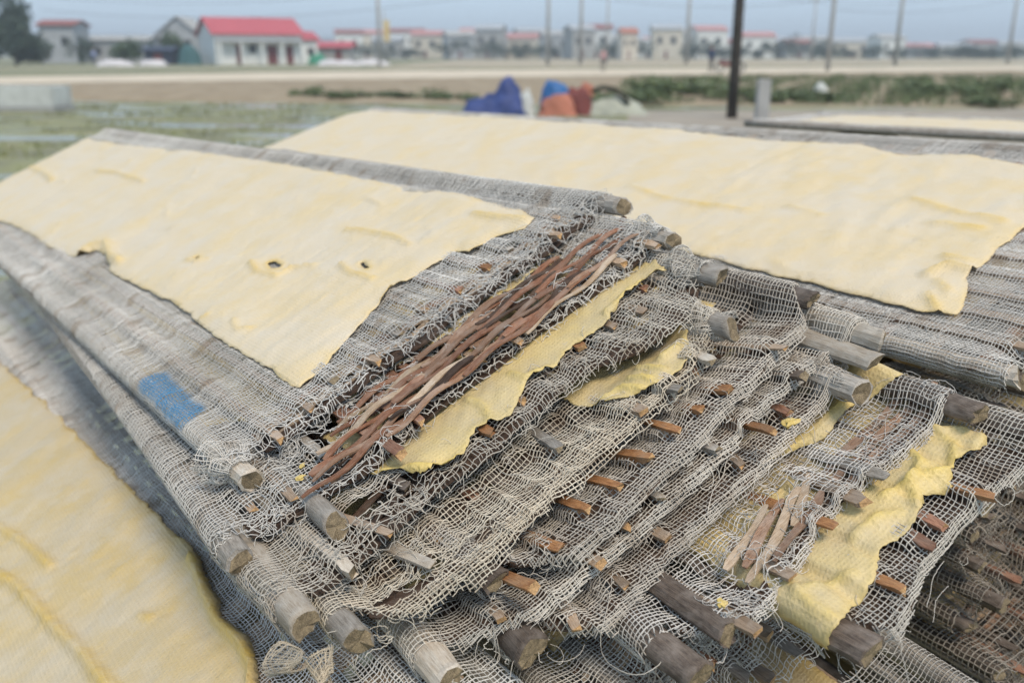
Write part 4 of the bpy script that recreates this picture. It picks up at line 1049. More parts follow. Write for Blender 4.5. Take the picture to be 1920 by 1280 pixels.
# ---- trestles that carry the stacks
M_TREST = plain('old_bench_timber', (.22, .19, .16), .85, .3, 12, .3)
def trestle(F, a0, a1, e0, e1, z, label):
    root = tag(empty('trestle', F @ Matrix.Translation((a0, e0, z))), label, 'trestle', 'timber trestles under the stacks')
    bpy.context.view_layer.update()
    inv = root.matrix_world.inverted()
    def bar(p, q, w, name):
        d = (q - p); L = d.length
        bm = bmesh.new(); bmesh.ops.create_cube(bm, size=1)
        bmesh.ops.scale(bm, vec=(w, w, L), verts=bm.verts); bmesh.ops.bevel(bm, geom=bm.edges[:], offset=.004, segments=1, affect='EDGES')
        me = bpy.data.meshes.new(name); bm.to_mesh(me); bm.free(); me.materials.append(M_TREST)
        o = bpy.data.objects.new(name, me); COL.objects.link(o); o.parent = root
        o.matrix_local = inv @ (Matrix.Translation((p + q) / 2) @ d.to_track_quat('Z', 'Y').to_matrix().to_4x4())
    for e in (e0, e1):
        p, q = F @ Vector((a0, e, z)), F @ Vector((a1, e, z))
        bar(p, q, .06, 'beam')
        for r_ in (p.lerp(q, .1), p.lerp(q, .9)): bar(r_ - Vector((0, 0, .03)), Vector((r_.x, r_.y, .0)), .05, 'leg')
trestle(F1, -.40, .46, .10, 1.35, -.36, 'timber trestle in shadow under the near and left stacks')
trestle(F2, -.16, .40, .14, 1.6, -.60, 'timber trestle in shadow under the back stack')
trestle(F3, .0, .42, .10, .7, -.06, 'timber trestle hidden under the farthest stack')

# ================================================================== SURROUNDINGS (field level z = 0, dyke top z = .25)
DYK = .25
GX, GY = .967, 1.25          # plan scale of the surroundings
def flat(name, poly, z, material, kind='structure', parent=None):
    me = bpy.data.meshes.new(name)
    zz = z if hasattr(z, '__len__') else [z] * len(poly)
    me.from_pydata([(x * GX, y * GY, q) for (x, y), q in zip(poly, zz)], [], [tuple(range(len(poly)))])
    o = link(name, me, [material], parent); o['kind'] = kind
    return o

def ground_mat(name, cols, scale, rough=.9, wet=0.0, spec=.2):
    m, n, l, b = mat(name)
    tc = n.new('ShaderNodeTexCoord')
    a = n.new('ShaderNodeTexNoise'); a.inputs['Scale'].default_value = scale; a.inputs['Detail'].default_value = 8; a.inputs['Roughness'].default_value = .6
    l.new(tc.outputs['Object'], a.inputs['Vector'])
    rp = n.new('ShaderNodeValToRGB'); cr = rp.color_ramp
    k = len(cols)
    cr.elements[0].position = .3; cr.elements[0].color = cols[0] + (1,)
    cr.elements[1].position = .72; cr.elements[1].color = cols[-1] + (1,)
    for i in range(1, k - 1):
        e = cr.elements.new(.3 + .42 * i / (k - 1)); e.color = cols[i] + (1,)
    l.new(a.outputs['Fac'], rp.inputs['Fac']); l.new(rp.outputs['Color'], b.inputs['Base Color'])
    b.inputs['Roughness'].default_value = rough; b.inputs['Specular IOR Level'].default_value = spec
    if wet:
        w = n.new('ShaderNodeTexNoise'); w.inputs['Scale'].default_value = .55; w.inputs['Detail'].default_value = 5
        mp = n.new('ShaderNodeMapping'); mp.inputs['Location'].default_value = (3.1, 1.7, 0); mp.inputs['Scale'].default_value = (.6, 1.5, 1)
        l.new(tc.outputs['Object'], mp.inputs['Vector']); l.new(mp.outputs[0], w.inputs['Vector'])
        mr = n.new('ShaderNodeMapRange'); mr.inputs[1].default_value = .50; mr.inputs[2].default_value = .60; mr.inputs[3].default_value = rough; mr.inputs[4].default_value = .08
        l.new(w.outputs['Fac'], mr.inputs[0]); l.new(mr.outputs[0], b.inputs['Roughness'])
        b.inputs['Specular IOR Level'].default_value = .5
    bp = n.new('ShaderNodeBump'); bp.inputs['Strength'].default_value = .25; bp.inputs['Distance'].default_value = .05
    l.new(a.outputs['Fac'], bp.inputs['Height']); l.new(bp.outputs[0], b.inputs['Normal'])
    return m
G_FIELD = ground_mat('wet_weedy_field', [(.115, .12, .07), (.17, .165, .10), (.22, .225, .10), (.25, .21, .14)], .9, wet=1)
G_BANK = ground_mat('dry_earth_bank', [(.20, .155, .10), (.29, .23, .155), (.34, .285, .20)], 1.3)
G_ROAD = ground_mat('pale_dirt', [(.44, .375, .29), (.54, .465, .36), (.61, .53, .42)], .4)
G_FAR = ground_mat('far_verge', [(.16, .17, .10), (.21, .21, .13), (.27, .25, .17)], .2)
G_DIRT = ground_mat('trodden_dirt', [(.24, .21, .17), (.31, .27, .22), (.36, .32, .26)], 1.1)
flat('field', [(-60, -8), (60, -8), (60, 13.6), (13.0, 19.1), (-15.6, 22.4), (-60, 27.6)], 0.0, G_FIELD)
flat('dirt_path', [(1.0, 8), (40, 6), (40, 15.4), (13.0, 18.6), (3.0, 18.2)], .004, G_DIRT)
bank = flat('bank', [(-60, 27.6), (-15.6, 22.4), (13.0, 19.1), (60, 13.6), (140, 97), (35.7, 52.4), (-19.9, 28.6), (-60, 29.0)], [0, 0, 0, 0, DYK, DYK, DYK, DYK], G_BANK)
flat('terrain', [(-1500, 29.0 - 0), (-60, 29.0), (-19.9, 28.6), (35.7, 52.4), (140, 97), (2500, 700), (2500, 4200), (-1500, 4200)], DYK, G_FAR)
G_DRY = ground_mat('dry_stubble', [(.27, .23, .165), (.36, .31, .225), (.42, .36, .26)], .12)
flat('road', [(-60, 29.3), (-19.9, 28.75), (35.7, 52.7), (138, 97.5), (139, 118), (35, 69), (-8.3, 53), (-26, 37.4), (-60, 36)], DYK + .004, G_ROAD)
flat('dry_field', [(-12.5, 60), (35, 76), (140, 122), (142, 175), (-11, 175)], DYK + .004, G_DRY)
flat('lane', [(-12.6, 92), (60, 100), (142, 132), (142, 140), (60, 106), (-12.6, 97)], DYK + .008, G_ROAD)
flat('path', [(-58, 62), (-30, 57.5), (-12.6, 60), (-12.6, 63), (-30, 59.0), (-58, 64)], DYK + .008, G_ROAD)

# ---------------- boxes and building helpers
def box_mesh(name, x0, x1, y0, y1, z0, z1, bevel=0.0):
    bm = bmesh.new(); bmesh.ops.create_cube(bm, size=1)
    bmesh.ops.scale(bm, vec=(x1 - x0, y1 - y0, z1 - z0), verts=bm.verts)
    bmesh.ops.translate(bm, vec=((x0 + x1) / 2, (y0 + y1) / 2, (z0 + z1) / 2), verts=bm.verts)
    if bevel: bmesh.ops.bevel(bm, geom=bm.edges[:], offset=bevel, segments=2, affect='EDGES')
    me = bpy.data.meshes.new(name); bm.to_mesh(me); bm.free()
    return me
def box(name, parent, x0, x1, y0, y1, z0, z1, material, bevel=0.0):
    return link(name, box_mesh(name, x0, x1, y0, y1, z0, z1, bevel), [material], parent)
def prism(name, parent, prof, x0, x1, material, axis='x'):
    """profile in (y,z) swept along x (or in (x,z) swept along y)"""
    n_ = len(prof); V = []
    for s in (x0, x1):
        for (p, z) in prof: V.append((s, p, z) if axis == 'x' else (p, s, z))
    F = [tuple(range(n_))[::-1], tuple(range(n_, 2 * n_))] + [(i, (i + 1) % n_, n_ + (i + 1) % n_, n_ + i) for i in range(n_)]
    me = bpy.data.meshes.new(name); me.from_pydata(V, [], F)
    bm = bmesh.new(); bm.from_mesh(me); bmesh.ops.recalc_face_normals(bm, faces=bm.faces); bm.to_mesh(me); bm.free()
    return link(name, me, [material], parent)

B_WHITE = plain('white_plaster', (.72, .73, .71), .85, .08, 1.2)
B_CREAM = plain('cream_plaster', (.60, .55, .46), .85, .10, 1.2)
B_GREY = plain('grey_plaster', (.36, .38, .40), .85, .12, 1.0)
B_ROOF = plain('red_metal_roof', (.42, .085, .10), .5, .10, 2.0)
B_ROOFD = plain('dull_red_tiles', (.25, .10, .09), .8, .15, 2.0)
B_GLASS = plain('dark_window', (.05, .055, .06), .2, .2, 2)
B_DOOR = plain('dark_red_door', (.16, .045, .045), .6, .1, 2)
B_NAVY = plain('navy_sheet_metal', (.035, .045, .075), .6, .15, 2)
B_GREENT = plain('green_netting', (.05, .24, .16), .8, .15, 2)
B_TEAL = plain('dark_teal_netting', (.05, .12, .13), .8, .15, 2)
B_CONC = plain('concrete', (.36, .36, .35), .9, .12, 3.0, .2)
B_PALEC = plain('pale_concrete', (.50, .52, .50), .9, .14, 4.0, .2)
B_PINK = plain('faded_pink_roof', (.45, .23, .22), .8, .1, 1)
B_ORNG = plain('orange_cloth', (.38, .15, .10), .8, .15, 3)
B_PALENET = plain('pale_netting', (.55, .53, .54), .9, .12, 3)
B_YEL = plain('yellow_board', (.58, .45, .22), .7, .1, 2)

def house(name, label, loc, yaw, w, dpt, h, roof_h, wallm, roofm, wins=(), doors=(), over=.35, cat='house', group=None, ridge='x', awning=None):
    """local origin at the front left corner on the ground, front along +x, body towards +y"""
    root = empty(name); root.location = (loc[0] * GX, loc[1] * GY, loc[2]); root.rotation_euler = (0, 0, yaw)
    tag(root, label, cat, group)
    if ridge == 'x':
        prism('wall', root, [(0, 0), (dpt, 0), (dpt, h), (dpt / 2, h + roof_h * .96), (0, h)], 0, w, wallm)
        t = .12
        rf = prism('roof', root, [(-over, h - roof_h * over / (dpt / 2) + .02), (dpt / 2, h + roof_h + .02), (dpt + over, h - roof_h * over / (dpt / 2) + .02), (dpt + over, h - roof_h * over / (dpt / 2) + .02 + t), (dpt / 2, h + roof_h + .02 + t), (-over, h - roof_h * over / (dpt / 2) + .02 + t)], -over, w + over, roofm)
    else:
        prism('wall', root, [(0, 0), (w, 0), (w, h), (w / 2, h + roof_h * .96), (0, h)], 0, dpt, wallm, 'y')
        t = .12
        rf = prism('roof', root, [(-over, h - roof_h * over / (w / 2) + .02), (w / 2, h + roof_h + .02), (w + over, h - roof_h * over / (w / 2) + .02), (w + over, h - roof_h * over / (w / 2) + .02 + t), (w / 2, h + roof_h + .02 + t), (-over, h - roof_h * over / (w / 2) + .02 + t)], -over, dpt + over, roofm, 'y')
    for (x0, x1, z0, z1) in wins:
        wo = box('window', root, x0, x1, -.05, .05, z0, z1, B_GLASS)
        box('frame', wo, x0 - .06, x1 + .06, -.08, -.052, z1, z1 + .07, wallm)
    for (x0, x1, z0, z1) in doors:
        box('door', root, x0, x1, -.05, .05, z0, z1, B_DOOR)
    if awning:
        x0, x1, z, out = awning
        box('canopy', root, x0, x1, -out, -.003, z, z + .10, B_CONC)
        for x in np.linspace(x0 + .15, x1 - .15, 5): box('column', root, x - .1, x + .1, -out + .05, -out + .25, 0, z - .003, wallm)
    return root

house('red_roofed_house', 'white single-storey house with a bright red roof at the left', (-33.0, 82, DYK), math.radians(30), 9.6, 8.0, 3.25, 1.65, B_WHITE, B_ROOF,
      wins=[(3.6, 4.4, 1.2, 2.1)], doors=[(2.2, 2.9, 0.05, 2.1), (5.6, 6.7, .05, 2.0), (7.7, 8.5, .05, 2.0)], over=.4, awning=(.2, 9.4, 2.35, 1.0))
house('low_annex', 'small red-roofed annex at the right end of the white house', (-24.9, 86.8, DYK), math.radians(30), 2.0, 5, 2.7, .8, B_WHITE, B_ROOF, wins=[(.8, 1.6, 1, 1.8)])
house('gabled_house', 'pale two-storey gabled house behind the white red-roofed house', (-51.8, 108, DYK), .05, 5.8, 8, 3.9, 2.2, B_GREY, B_CONC, wins=[(1, 2, 2, 3), (3.6, 4.6, 2, 3)], ridge='y')
house('cream_house', 'cream building with a dull red roof left of the white house', (-43.5, 104, DYK), .1, 4.0, 7, 4.4, .8, B_CREAM, B_ROOFD, wins=[(.8, 1.6, 2, 3)])
house('grey_house', 'grey tower-like house with a dark red roof beside the left trees', (-62.0, 97, DYK), .1, 4.2, 6, 4.6, .6, B_GREY, B_ROOFD, wins=[(2.6, 3.4, 2.2, 3.2)])
house('long_grey_building', 'long low grey building between the left trees', (-59.5, 103, DYK), .02, 8.2, 6, 2.9, .5, B_GREY, B_CONC, wins=[(1, 2, 1, 2), (4.4, 5.4, 1, 2)])
house('dark_shed', 'dark navy sheet-metal shed in front of the gabled house', (-41.0, 82, DYK), .0, 2.9, 3, 1.45, .35, B_NAVY, B_NAVY, doors=[(1.0, 1.9, .05, 1.2)])
house('red_shed', 'small shed with a faded red roof right of the white house', (-25.2, 92, DYK), .0, 4.8, 4, 1.9, .55, B_CONC, B_ROOF, doors=[(3, 3.8, .05, 1.6)])

def draped(name, label, cat, loc, sx, sy, sz, material, seed, peak=(0, 0), power=.9, group=None, rough=.12):
    """a tarpaulin or net thrown over a heap"""
    g = Noise2(seed, 1.6 / max(sx, sy)); g2 = Noise2(seed + 1, 4.5 / max(sx, sy))
    n_ = 34
    u, v = np.meshgrid(np.linspace(-1, 1, n_), np.linspace(-1, 1, n_), indexing='ij')
    X, Y = u * sx / 2, v * sy / 2
    d = np.maximum(np.abs(u - peak[0] * (1 - np.abs(u))) ** 1.6 + np.abs(v - peak[1]) ** 1.6, 0)
    Z = sz * np.clip(1 - d ** power * .62, 0, 1) * (1 + rough * g(X, Y)) + sz * rough * .4 * g2(X, Y) * (1 - np.maximum(np.abs(u), np.abs(v)))
    edge = np.maximum(np.abs(u), np.abs(v)); Z = np.maximum(Z, .01) * np.clip((1 - edge) * 6, 0, 1) + .005
    X = X * (1 + .05 * g2(Y, Z)); Y = Y * (1 + .05 * g2(X, Z))
    V = np.stack([X, Y, Z], 2).reshape(-1, 3)
    i, j = np.meshgrid(np.arange(n_ - 1), np.arange(n_ - 1), indexing='ij'); b_ = (i * n_ + j).ravel()
    me = mesh_np(name, V, np.stack([b_, b_ + n_, b_ + n_ + 1, b_ + 1], 1))
    o = link(name, me, [material]); o.location = (loc[0] * GX, loc[1] * GY, loc[2])
    return tag(o, label, cat, group)
draped('green_net_heap', 'bright green netting piled beside the faded red shed', 'netting', (-23.9, 88.0, DYK), 3.4, 2.4, 1.35, B_GREENT, 21, power=1.6)
draped('teal_net_heap', 'dark teal netting hung against the left end of the white house', 'netting', (-36.2, 82.5, DYK), 2.6, 2.0, 1.95, B_TEAL, 22, power=2.2)
for i, (x, y, s, lab) in enumerate(((-18.8, 79, 3.6, 'pale netting heap just right of the green netting'), (-15.2, 79.5, 3.4, 'pale netting heap farthest right along the yard'), (-40.0, 74, 3.2, 'pale netting heap in front of the dark navy shed'), (-37.2, 76, 2.4, 'pale netting heap left of the teal netting'))):
    draped('pale_net_heap', lab, 'netting', (x, y, DYK), s * 1.15, 1.8, .55, B_PALENET, 30 + i, power=1.6, group='pale netting heaps along the yard')

# blue tarpaulin and bundles near the stacks
T_BLUE = plain('blue_tarpaulin', (.035, .055, .17), .6, .3, 3, .3)
T_LBLUE = plain('bright_blue_plastic', (.035, .13, .33), .5, .15, 3, .2)
T_MAROON = plain('maroon_sack', (.16, .05, .045), .8, .3, 4, .2)
T_GREYG = plain('grey_green_sack', (.34, .35, .29), .9, .15, 3, .2)
T_BROWN = plain('dark_bark', (.05, .05, .035), .9, .2, 4, .3)
draped('tarpaulin_heap', 'dark blue tarpaulin thrown over a peaked heap beyond the back stack', 'tarpaulin', (-.42, 17.0, 0), 1.45, 1.2, .80, T_BLUE, 41, peak=(.75, 0), power=.8, rough=.16)
draped('plastic_bundle', 'bright blue plastic bundle resting among orange and maroon sacks', 'bundle', (1.02, 17.0, .22), .70, .7, .46, T_LBLUE, 42, power=2.6, rough=.14)
draped('orange_sack', 'orange sack lying under the bright blue plastic bundle', 'sack', (1.05, 16.8, 0), .86, .6, .44, B_ORNG, 43, power=2.2)
draped('maroon_sack', 'maroon sack to the right of the blue plastic bundle', 'sack', (1.55, 17.0, 0), .72, .6, .58, T_MAROON, 44, power=2.2)
draped('grey_sack_heap', 'grey-green heap of sacking right of the maroon sack', 'sack', (2.35, 17.2, 0), 1.6, 1.1, .36, T_GREYG, 45, power=1.2, rough=.2)
draped('orange_cloth', 'small orange cloth perched on the grey-green sacking', 'cloth', (1.78, 17.3, .40), .36, .3, .26, B_ORNG, 46, power=2.2)
draped('pale_sack', 'small pale sack between the blue tarpaulin and blue bundle', 'sack', (.30, 17.0, 0), .46, .5, .48, B_PALEC, 47, power=1.6)
def rod(name, pts, radii, material, parent=None, sides=8, label=None, cat=None, group=None, closed=False):
    P = np.array(pts, float); n_ = len(P)
    R_ = np.broadcast_to(np.asarray(radii, float), (n_,))
    T = np.gradient(P, axis=0); T /= np.linalg.norm(T, axis=1, keepdims=True) + 1e-9
    up = np.array([.31, .9, .29]); S = np.cross(T, up); S /= np.linalg.norm(S, axis=1, keepdims=True) + 1e-9; N = np.cross(S, T)
    th = np.linspace(0, 2 * PI, sides, endpoint=False)
    V = P[:, None] + R_[:, None, None] * (np.cos(th)[None, :, None] * S[:, None] + np.sin(th)[None, :, None] * N[:, None])
    V = V.reshape(-1, 3); F = []
    for i in range(n_ - 1):
        for k in range(sides): F.append((i * sides + k, i * sides + (k + 1) % sides, (i + 1) * sides + (k + 1) % sides, (i + 1) * sides + k))
    F.append(tuple(range(sides))[::-1]); F.append(tuple(range((n_ - 1) * sides, n_ * sides)))
    me = bpy.data.meshes.new(name); me.from_pydata(V.tolist(), [], F)
    for p in me.polygons: p.use_smooth = len(p.vertices) == 4
    o = link(name, me, [material], parent)
    if label: tag(o, label, cat, group)
    return o
rod('bent_branch', [(1.79, 21.2, .50), (2.03, 21.2, .60), (2.32, 21.2, .55), (2.51, 21.1, .42), (2.63, 21.1, .25)], [.05, .06, .07, .06, .05], T_BROWN, label='dark bent branch arching over the grey-green sacking', cat='branch')

# near posts and concrete
rod('wooden_pole', [(4.71, 20.0, 0), (4.71, 20, 1.2), (4.705, 20, 3), (4.70, 20, 6.2)], [.115, .108, .102, .09], plain('dark_pole_wood', (.045, .040, .035), .85, .35, 6, .3), sides=12, label='tall dark pole standing right of centre beyond the back stack', cat='pole')
post = box('concrete_post', None, 4.89, 5.14, 18.65, 18.85, 0, .84, B_CONC, .012); tag(post, 'short grey concrete post just right of the tall dark pole', 'post')
trough = empty('concrete_trough'); trough.location = (-12.6 * GX, 18.4 * GY, 0); tag(trough, 'pale concrete trough at the left edge in the field', 'trough')
box('wall', trough, -3.0, 1.15, -.55, -.43, .10, .58, B_PALEC, .02); box('wall', trough, -3.0, 1.15, .43, .55, .10, .58, B_PALEC, .02); box('end_wall', trough, 1.0, 1.148, -.427, .427, .11, .575, B_PALEC, .02); box('base', trough, -3.05, 1.2, -.6, .6, 0, .098, B_CONC, .01)
sk = draped('white_sack', 'small pale sack on the bank right of the concrete post', 'sack', (10.6, 25.0, .06), .5, .5, .36, B_PALEC, 48, power=1.6)

# ---------------- plants
def leaf_mesh(name, n_, sx, sy, sz, leaf, seed, lobes=7):
    g = np.random.default_rng(seed)
    c = g.normal(0, .42, (lobes, 3)); c[:, 2] = np.abs(c[:, 2]) * .7 - .1
    w = g.uniform(.30, .52, lobes)
    k = g.integers(0, lobes, n_)
    d = g.normal(0, 1, (n_, 3)); d /= np.linalg.norm(d, axis=1, keepdims=True)
    p = c[k] + d * (w[k] * g.random(n_) ** .35)[:, None]
    p *= np.array([sx, sy, sz]); p[:, 2] -= p[:, 2].min()
    ax = g.normal(0, 1, (n_, 3)); ax /= np.linalg.norm(ax, axis=1, keepdims=True)
    bx = np.cross(ax, g.normal(0, 1, (n_, 3))); bx /= np.linalg.norm(bx, axis=1, keepdims=True)
    L = leaf * g.uniform(.6, 1.3, (n_, 1))
    V = np.stack([p - ax * L, p + bx * L * .45, p + ax * L, p - bx * L * .45], 1).reshape(-1, 3)
    return mesh_np(name, V, np.arange(4 * n_).reshape(-1, 4), smooth=False)
def leaf_mat(name, c):
    m, n, l, b = mat(name)
    oi = n.new('ShaderNodeTexNoise'); oi.inputs['Scale'].default_value = 2.2
    tc = n.new('ShaderNodeTexCoord'); l.new(tc.outputs['Object'], oi.inputs['Vector'])
    rp = n.new('ShaderNodeValToRGB'); rp.color_ramp.elements[0].position = .35; rp.color_ramp.elements[1].position = .65
    rp.color_ramp.elements[0].color = tuple(x * .7 for x in c) + (1,); rp.color_ramp.elements[1].color = tuple(x * 1.3 for x in c) + (1,)
    l.new(oi.outputs['Fac'], rp.inputs['Fac']); l.new(rp.outputs[0], b.inputs['Base Color'])
    b.inputs['Roughness'].default_value = .7
    return m
LEAF_D = leaf_mat('dark_foliage', (.035, .06, .04)); LEAF_M = leaf_mat('mid_foliage', (.06, .10, .045)); LEAF_G = leaf_mat('grass_green', (.10, .135, .055))
BARK = plain('bark', (.10, .08, .06), .9, .3, 5, .4)
CROWN = {}
def tree(label, x, y, h, rx, kind='D', group='trees by the houses', z=DYK, seed=0, n_=1500, name='leafy_tree'):
    key = (kind, seed % 4, n_)
    if key not in CROWN: CROWN[key] = leaf_mesh('crown', n_, 1, 1, 1, .075, 400 + seed % 4 + n_)
    root = empty(name); root.location = (x * GX, y * GY, z); tag(root, label, 'tree', group)
    rod('trunk', [(0, 0, 0), (.04 * h, 0, h * .3), (0, .03 * h, h * .62)], [.035 * h, .026 * h, .012 * h], BARK, root)
    for q in range(3):
        a_ = q * 2.1 + seed; rod('limb', [(.03 * h, 0, h * .3), (rx * .3 * math.cos(a_), rx * .3 * math.sin(a_), h * .5), (rx * .5 * math.cos(a_), rx * .5 * math.sin(a_), h * .68)], [.016 * h, .011 * h, .005 * h], BARK, root, sides=6)
    cr = bpy.data.objects.new('crown', CROWN[key]); COL.objects.link(cr); cr.parent = root
    if not CROWN[key].materials: CROWN[key].materials.append({'D': LEAF_D, 'M': LEAF_M, 'G': LEAF_G}[kind])
    cr.scale = (rx, rx, h * .78); cr.location = (0, 0, h * .04); cr.rotation_euler = (0, 0, seed * 1.3)
    return root
tree('dense dark green tree filling the far left edge', -57.6, 80, 6.1, 4.0, 'D', seed=1, n_=2600)
tree('dense dark green tree right beside the far-left tree, slightly lower', -53.4, 79, 5.2, 3.4, 'D', seed=2, n_=2600)
tree('narrow dark tree between the grey tower-like house and the long grey building', -52.8, 90, 3.3, 1.4, 'D', seed=3)
tree('broad round green tree in front of the long grey building', -44.5, 86, 3.0, 2.6, 'M', seed=0)
tree('small bright green tree just left of the cream building', -40.3, 88, 3.9, 1.9, 'M', seed=1)
tree('small green tree right behind the dark navy shed', -43.5, 93, 3.7, 1.8, 'M', seed=2)

BUSH = {}
def bush(label, x, y, z, w, h, seed, mat_=LEAF_G):
    key = (seed % 3, mat_.name)
    if key not in BUSH:
        BUSH[key] = leaf_mesh('foliage', 700, 1, 1, 1, .11, 480 + seed % 3); BUSH[key].materials.append(mat_)
    root = empty('bush'); root.location = (x * GX, y * GY, z); tag(root, label, 'bush', 'bushes growing on the bank')
    o = link('foliage', BUSH[key], (), root); o.scale = (w / 2 * 1.15, w / 2 * .9, h / 1.7); o.rotation_euler = (0, 0, seed)
    rod('stem', [(0, 0, -.02), (0.03, 0, h * .5)], [.02, .01], BARK, root, sides=5)
for i, (x, y, z, w, h, lab) in enumerate((
        (-6.6, 23.2, .03, 1.1, .5, 'small round bush on the bank left of the blue tarpaulin'), (-5.1, 22.2, .02, 1.5, .45, 'low grassy bush nearest the pale sheet end on the left'), (-3.6, 22.6, .03, 2.0, .5, 'wide low bush behind the left end of the back stack'),
        (-1.9, 22.2, .02, 1.8, .42, 'low bush just left of the blue tarpaulin'), (4.3, 22.5, .04, 2.4, .85, 'tall green bush left of the dark pole'), (5.7, 24.5, .06, 2.6, .8, 'green bush directly behind the dark pole'), (3.2, 20.8, .01, 2.2, .55, 'low bush right of the grey-green sacking'),
        (7.4, 21.0, .02, 2.2, .6, 'green bush right of the concrete post'), (9.0, 21.5, .03, 2.6, .6, 'wide bush in front of the small pale sack'), (14.4, 24.5, .06, 2.6, .7, 'bush on the bank toward the right, larger of two'), (16.3, 24.8, .06, 2.0, .75, 'bush on the bank toward the right, smaller of two'), (12.6, 19.4, .0, 1.3, .55, 'weedy clump near the right edge at the foot of the bank'))):
    bush(lab, x, y, z, w, h, i)

def tufts(name, label, n_, area, seed, material, h=.22):
    """grass blades strewn over a quadrilateral patch of ground"""
    g = np.random.default_rng(seed)
    (ax, ay, az), (bx, by, bz), (cx, cy, cz), (dx, dy, dz) = area
    u, v = g.random(n_), g.random(n_)
    cl = Noise2(seed, .5); u2 = np.clip(u, 0, 1)
    A_ = np.array(area, float) * np.array([GX, GY, 1])
    P = ((1 - u) * (1 - v))[:, None] * A_[0] + (u * (1 - v))[:, None] * A_[1] + (u * v)[:, None] * A_[2] + ((1 - u) * v)[:, None] * A_[3]
    P = P[cl(P[:, 0], P[:, 1]) > .15]; m_ = len(P)
    d = g.normal(0, .35, (m_, 3)); d[:, 2] = 1; hh = h * g.uniform(.4, 1.3, (m_, 1))
    s = g.normal(0, 1, (m_, 3)); s[:, 2] = 0; s /= np.linalg.norm(s, axis=1, keepdims=True)
    V = np.stack([P - s * .022, P + s * .022, P + d * hh], 1).reshape(-1, 3)
    o = link(name, mesh_np(name, V, np.arange(3 * m_).reshape(-1, 3), smooth=False), [material])
    return tag(o, label, 'grass', kind='stuff')
tufts('bank_grass', 'rough green grass over the right half of the bank', 26000, [(2.5, 20.6, 0), (16, 19.2, 0), (30, 40, .2), (6, 37, .22)], 61, LEAF_G, .24)
tufts('field_weeds', 'sparse low weeds over the wet field at the left', 9000, [(-15, 6, 0), (-1, 6, 0), (-2, 20, 0), (-16, 21.5, 0)], 62, leaf_mat('yellow_green_weed', (.16, .17, .05)), .06)

# ---------------- utility poles and wires
def utility_pole(label, x, y, h, r_, arm=True):
    root = empty('utility_pole'); root.location = (x * GX, y * GY, DYK); tag(root, label, 'utility pole', 'utility poles across the flat land')
    rod('shaft', [(0, 0, 0), (0, 0, h * .5), (0, 0, h)], [r_ * .80, r_ * .68, r_ * .5], B_CONC, root, sides=10)
    if arm:
        box('crossarm', root, -.9, .9, -.06, .06, h - .5, h - .38, B_CONC)
        for s in (-.8, 0, .8): box('insulator', root, s - .06, s + .06, -.05, .05, h - .377, h - .2, B_WHITE)
UP = [(-11.9, 66, 9, .16, 'utility pole left of centre above the yard end'), (3.9, 80, 11, .28, 'thick utility pole at the top centre, left one of a close pair'), (8.0, 86, 11, .28, 'thick utility pole at the top centre, right one of a close pair'),
      (13.5, 105, 10, .22, 'faint slim utility pole right of the close pair'), (21.6, 91, 10.5, .3, 'utility pole with fittings left of the dark pole'), (22.4, 52, 9.5, .20, 'utility pole right of the dark pole at the road edge'),
      (41.5, 79.5, 10.5, .28, 'utility pole between the dark pole and the right edge'), (67.5, 100, 11, .30, 'utility pole nearest the right edge'), (48.8, 120, 9.5, .22, 'faint far utility pole just left of the road-edge pole'), (-25.0, 140, 13, .30, 'far slim mast rising beside the white house'), (-20.7, 120, 7.5, .2, 'short far pole right of the slim mast')]
for x, y, h, r_, lab in UP: utility_pole(lab, x, y, h, r_, arm=h > 8)
WIRE = plain('wire', (.06, .06, .07), .6, .1, 1)
def wire(p, q, sag, label, i):
    p, q = np.array(p) * np.array([GX, GY, 1]), np.array(q) * np.array([GX, GY, 1])
    t = np.linspace(0, 1, 25)[:, None]
    P = p + (q - p) * t; P[:, 2] -= (sag * 4 * t * (1 - t))[:, 0]
    rod('power_wire', P, .022, WIRE, sides=4, label=label, cat='wire', group='power wires in the sky')
for i, (p, q, s, lab) in enumerate((((-60, 95, 8.2), (3.9, 80, 10.4), 2.2, 'power wire sagging over the left half, upper one'), ((-60, 95, 6.6), (8.0, 86, 9.6), 2.4, 'power wire sagging over the left half, lower one'), ((3.9, 80, 10.4), (21.6, 91, 10.0), 1.0, 'power wire between the centre pair and the fitted pole'),
                                    ((8, 86, 7.6), (41.5, 79.5, 8.0), 1.6, 'power wire passing behind the dark pole'), ((21.6, 91, 10), (67.5, 100, 10.4), 3.0, 'power wire sagging toward the right edge, upper one'), ((22.4, 52, 4.2), (67.5, 100, 8.4), .8, 'power wire rising toward the right edge, lower one'))):
    wire(p, q, s, lab, i)
sign = empty('signboard'); sign.location = (-14.9 * GX, 88 * GY, DYK); tag(sign, 'narrow yellowish signboard on a post left of centre', 'sign')
rod('post', [(0, 0, 0), (0, 0, 2.9)], .06, B_CONC, sign); box('board', sign, -.34, .34, -.06, .06, 2.5, 4.8, B_YEL)

# ---------------- far village on the horizon
rv = random.Random(5)
ORDN = 'first second third fourth fifth sixth seventh eighth ninth tenth eleventh twelfth thirteenth fourteenth fifteenth sixteenth seventeenth eighteenth nineteenth twentieth twenty-first twenty-second twenty-third twenty-fourth twenty-fifth twenty-sixth twenty-seventh twenty-eighth twenty-ninth thirtieth thirty-first thirty-second thirty-third thirty-fourth thirty-fifth thirty-sixth thirty-seventh thirty-eighth thirty-ninth fortieth forty-first forty-second forty-third forty-fourth forty-fifth'.split()

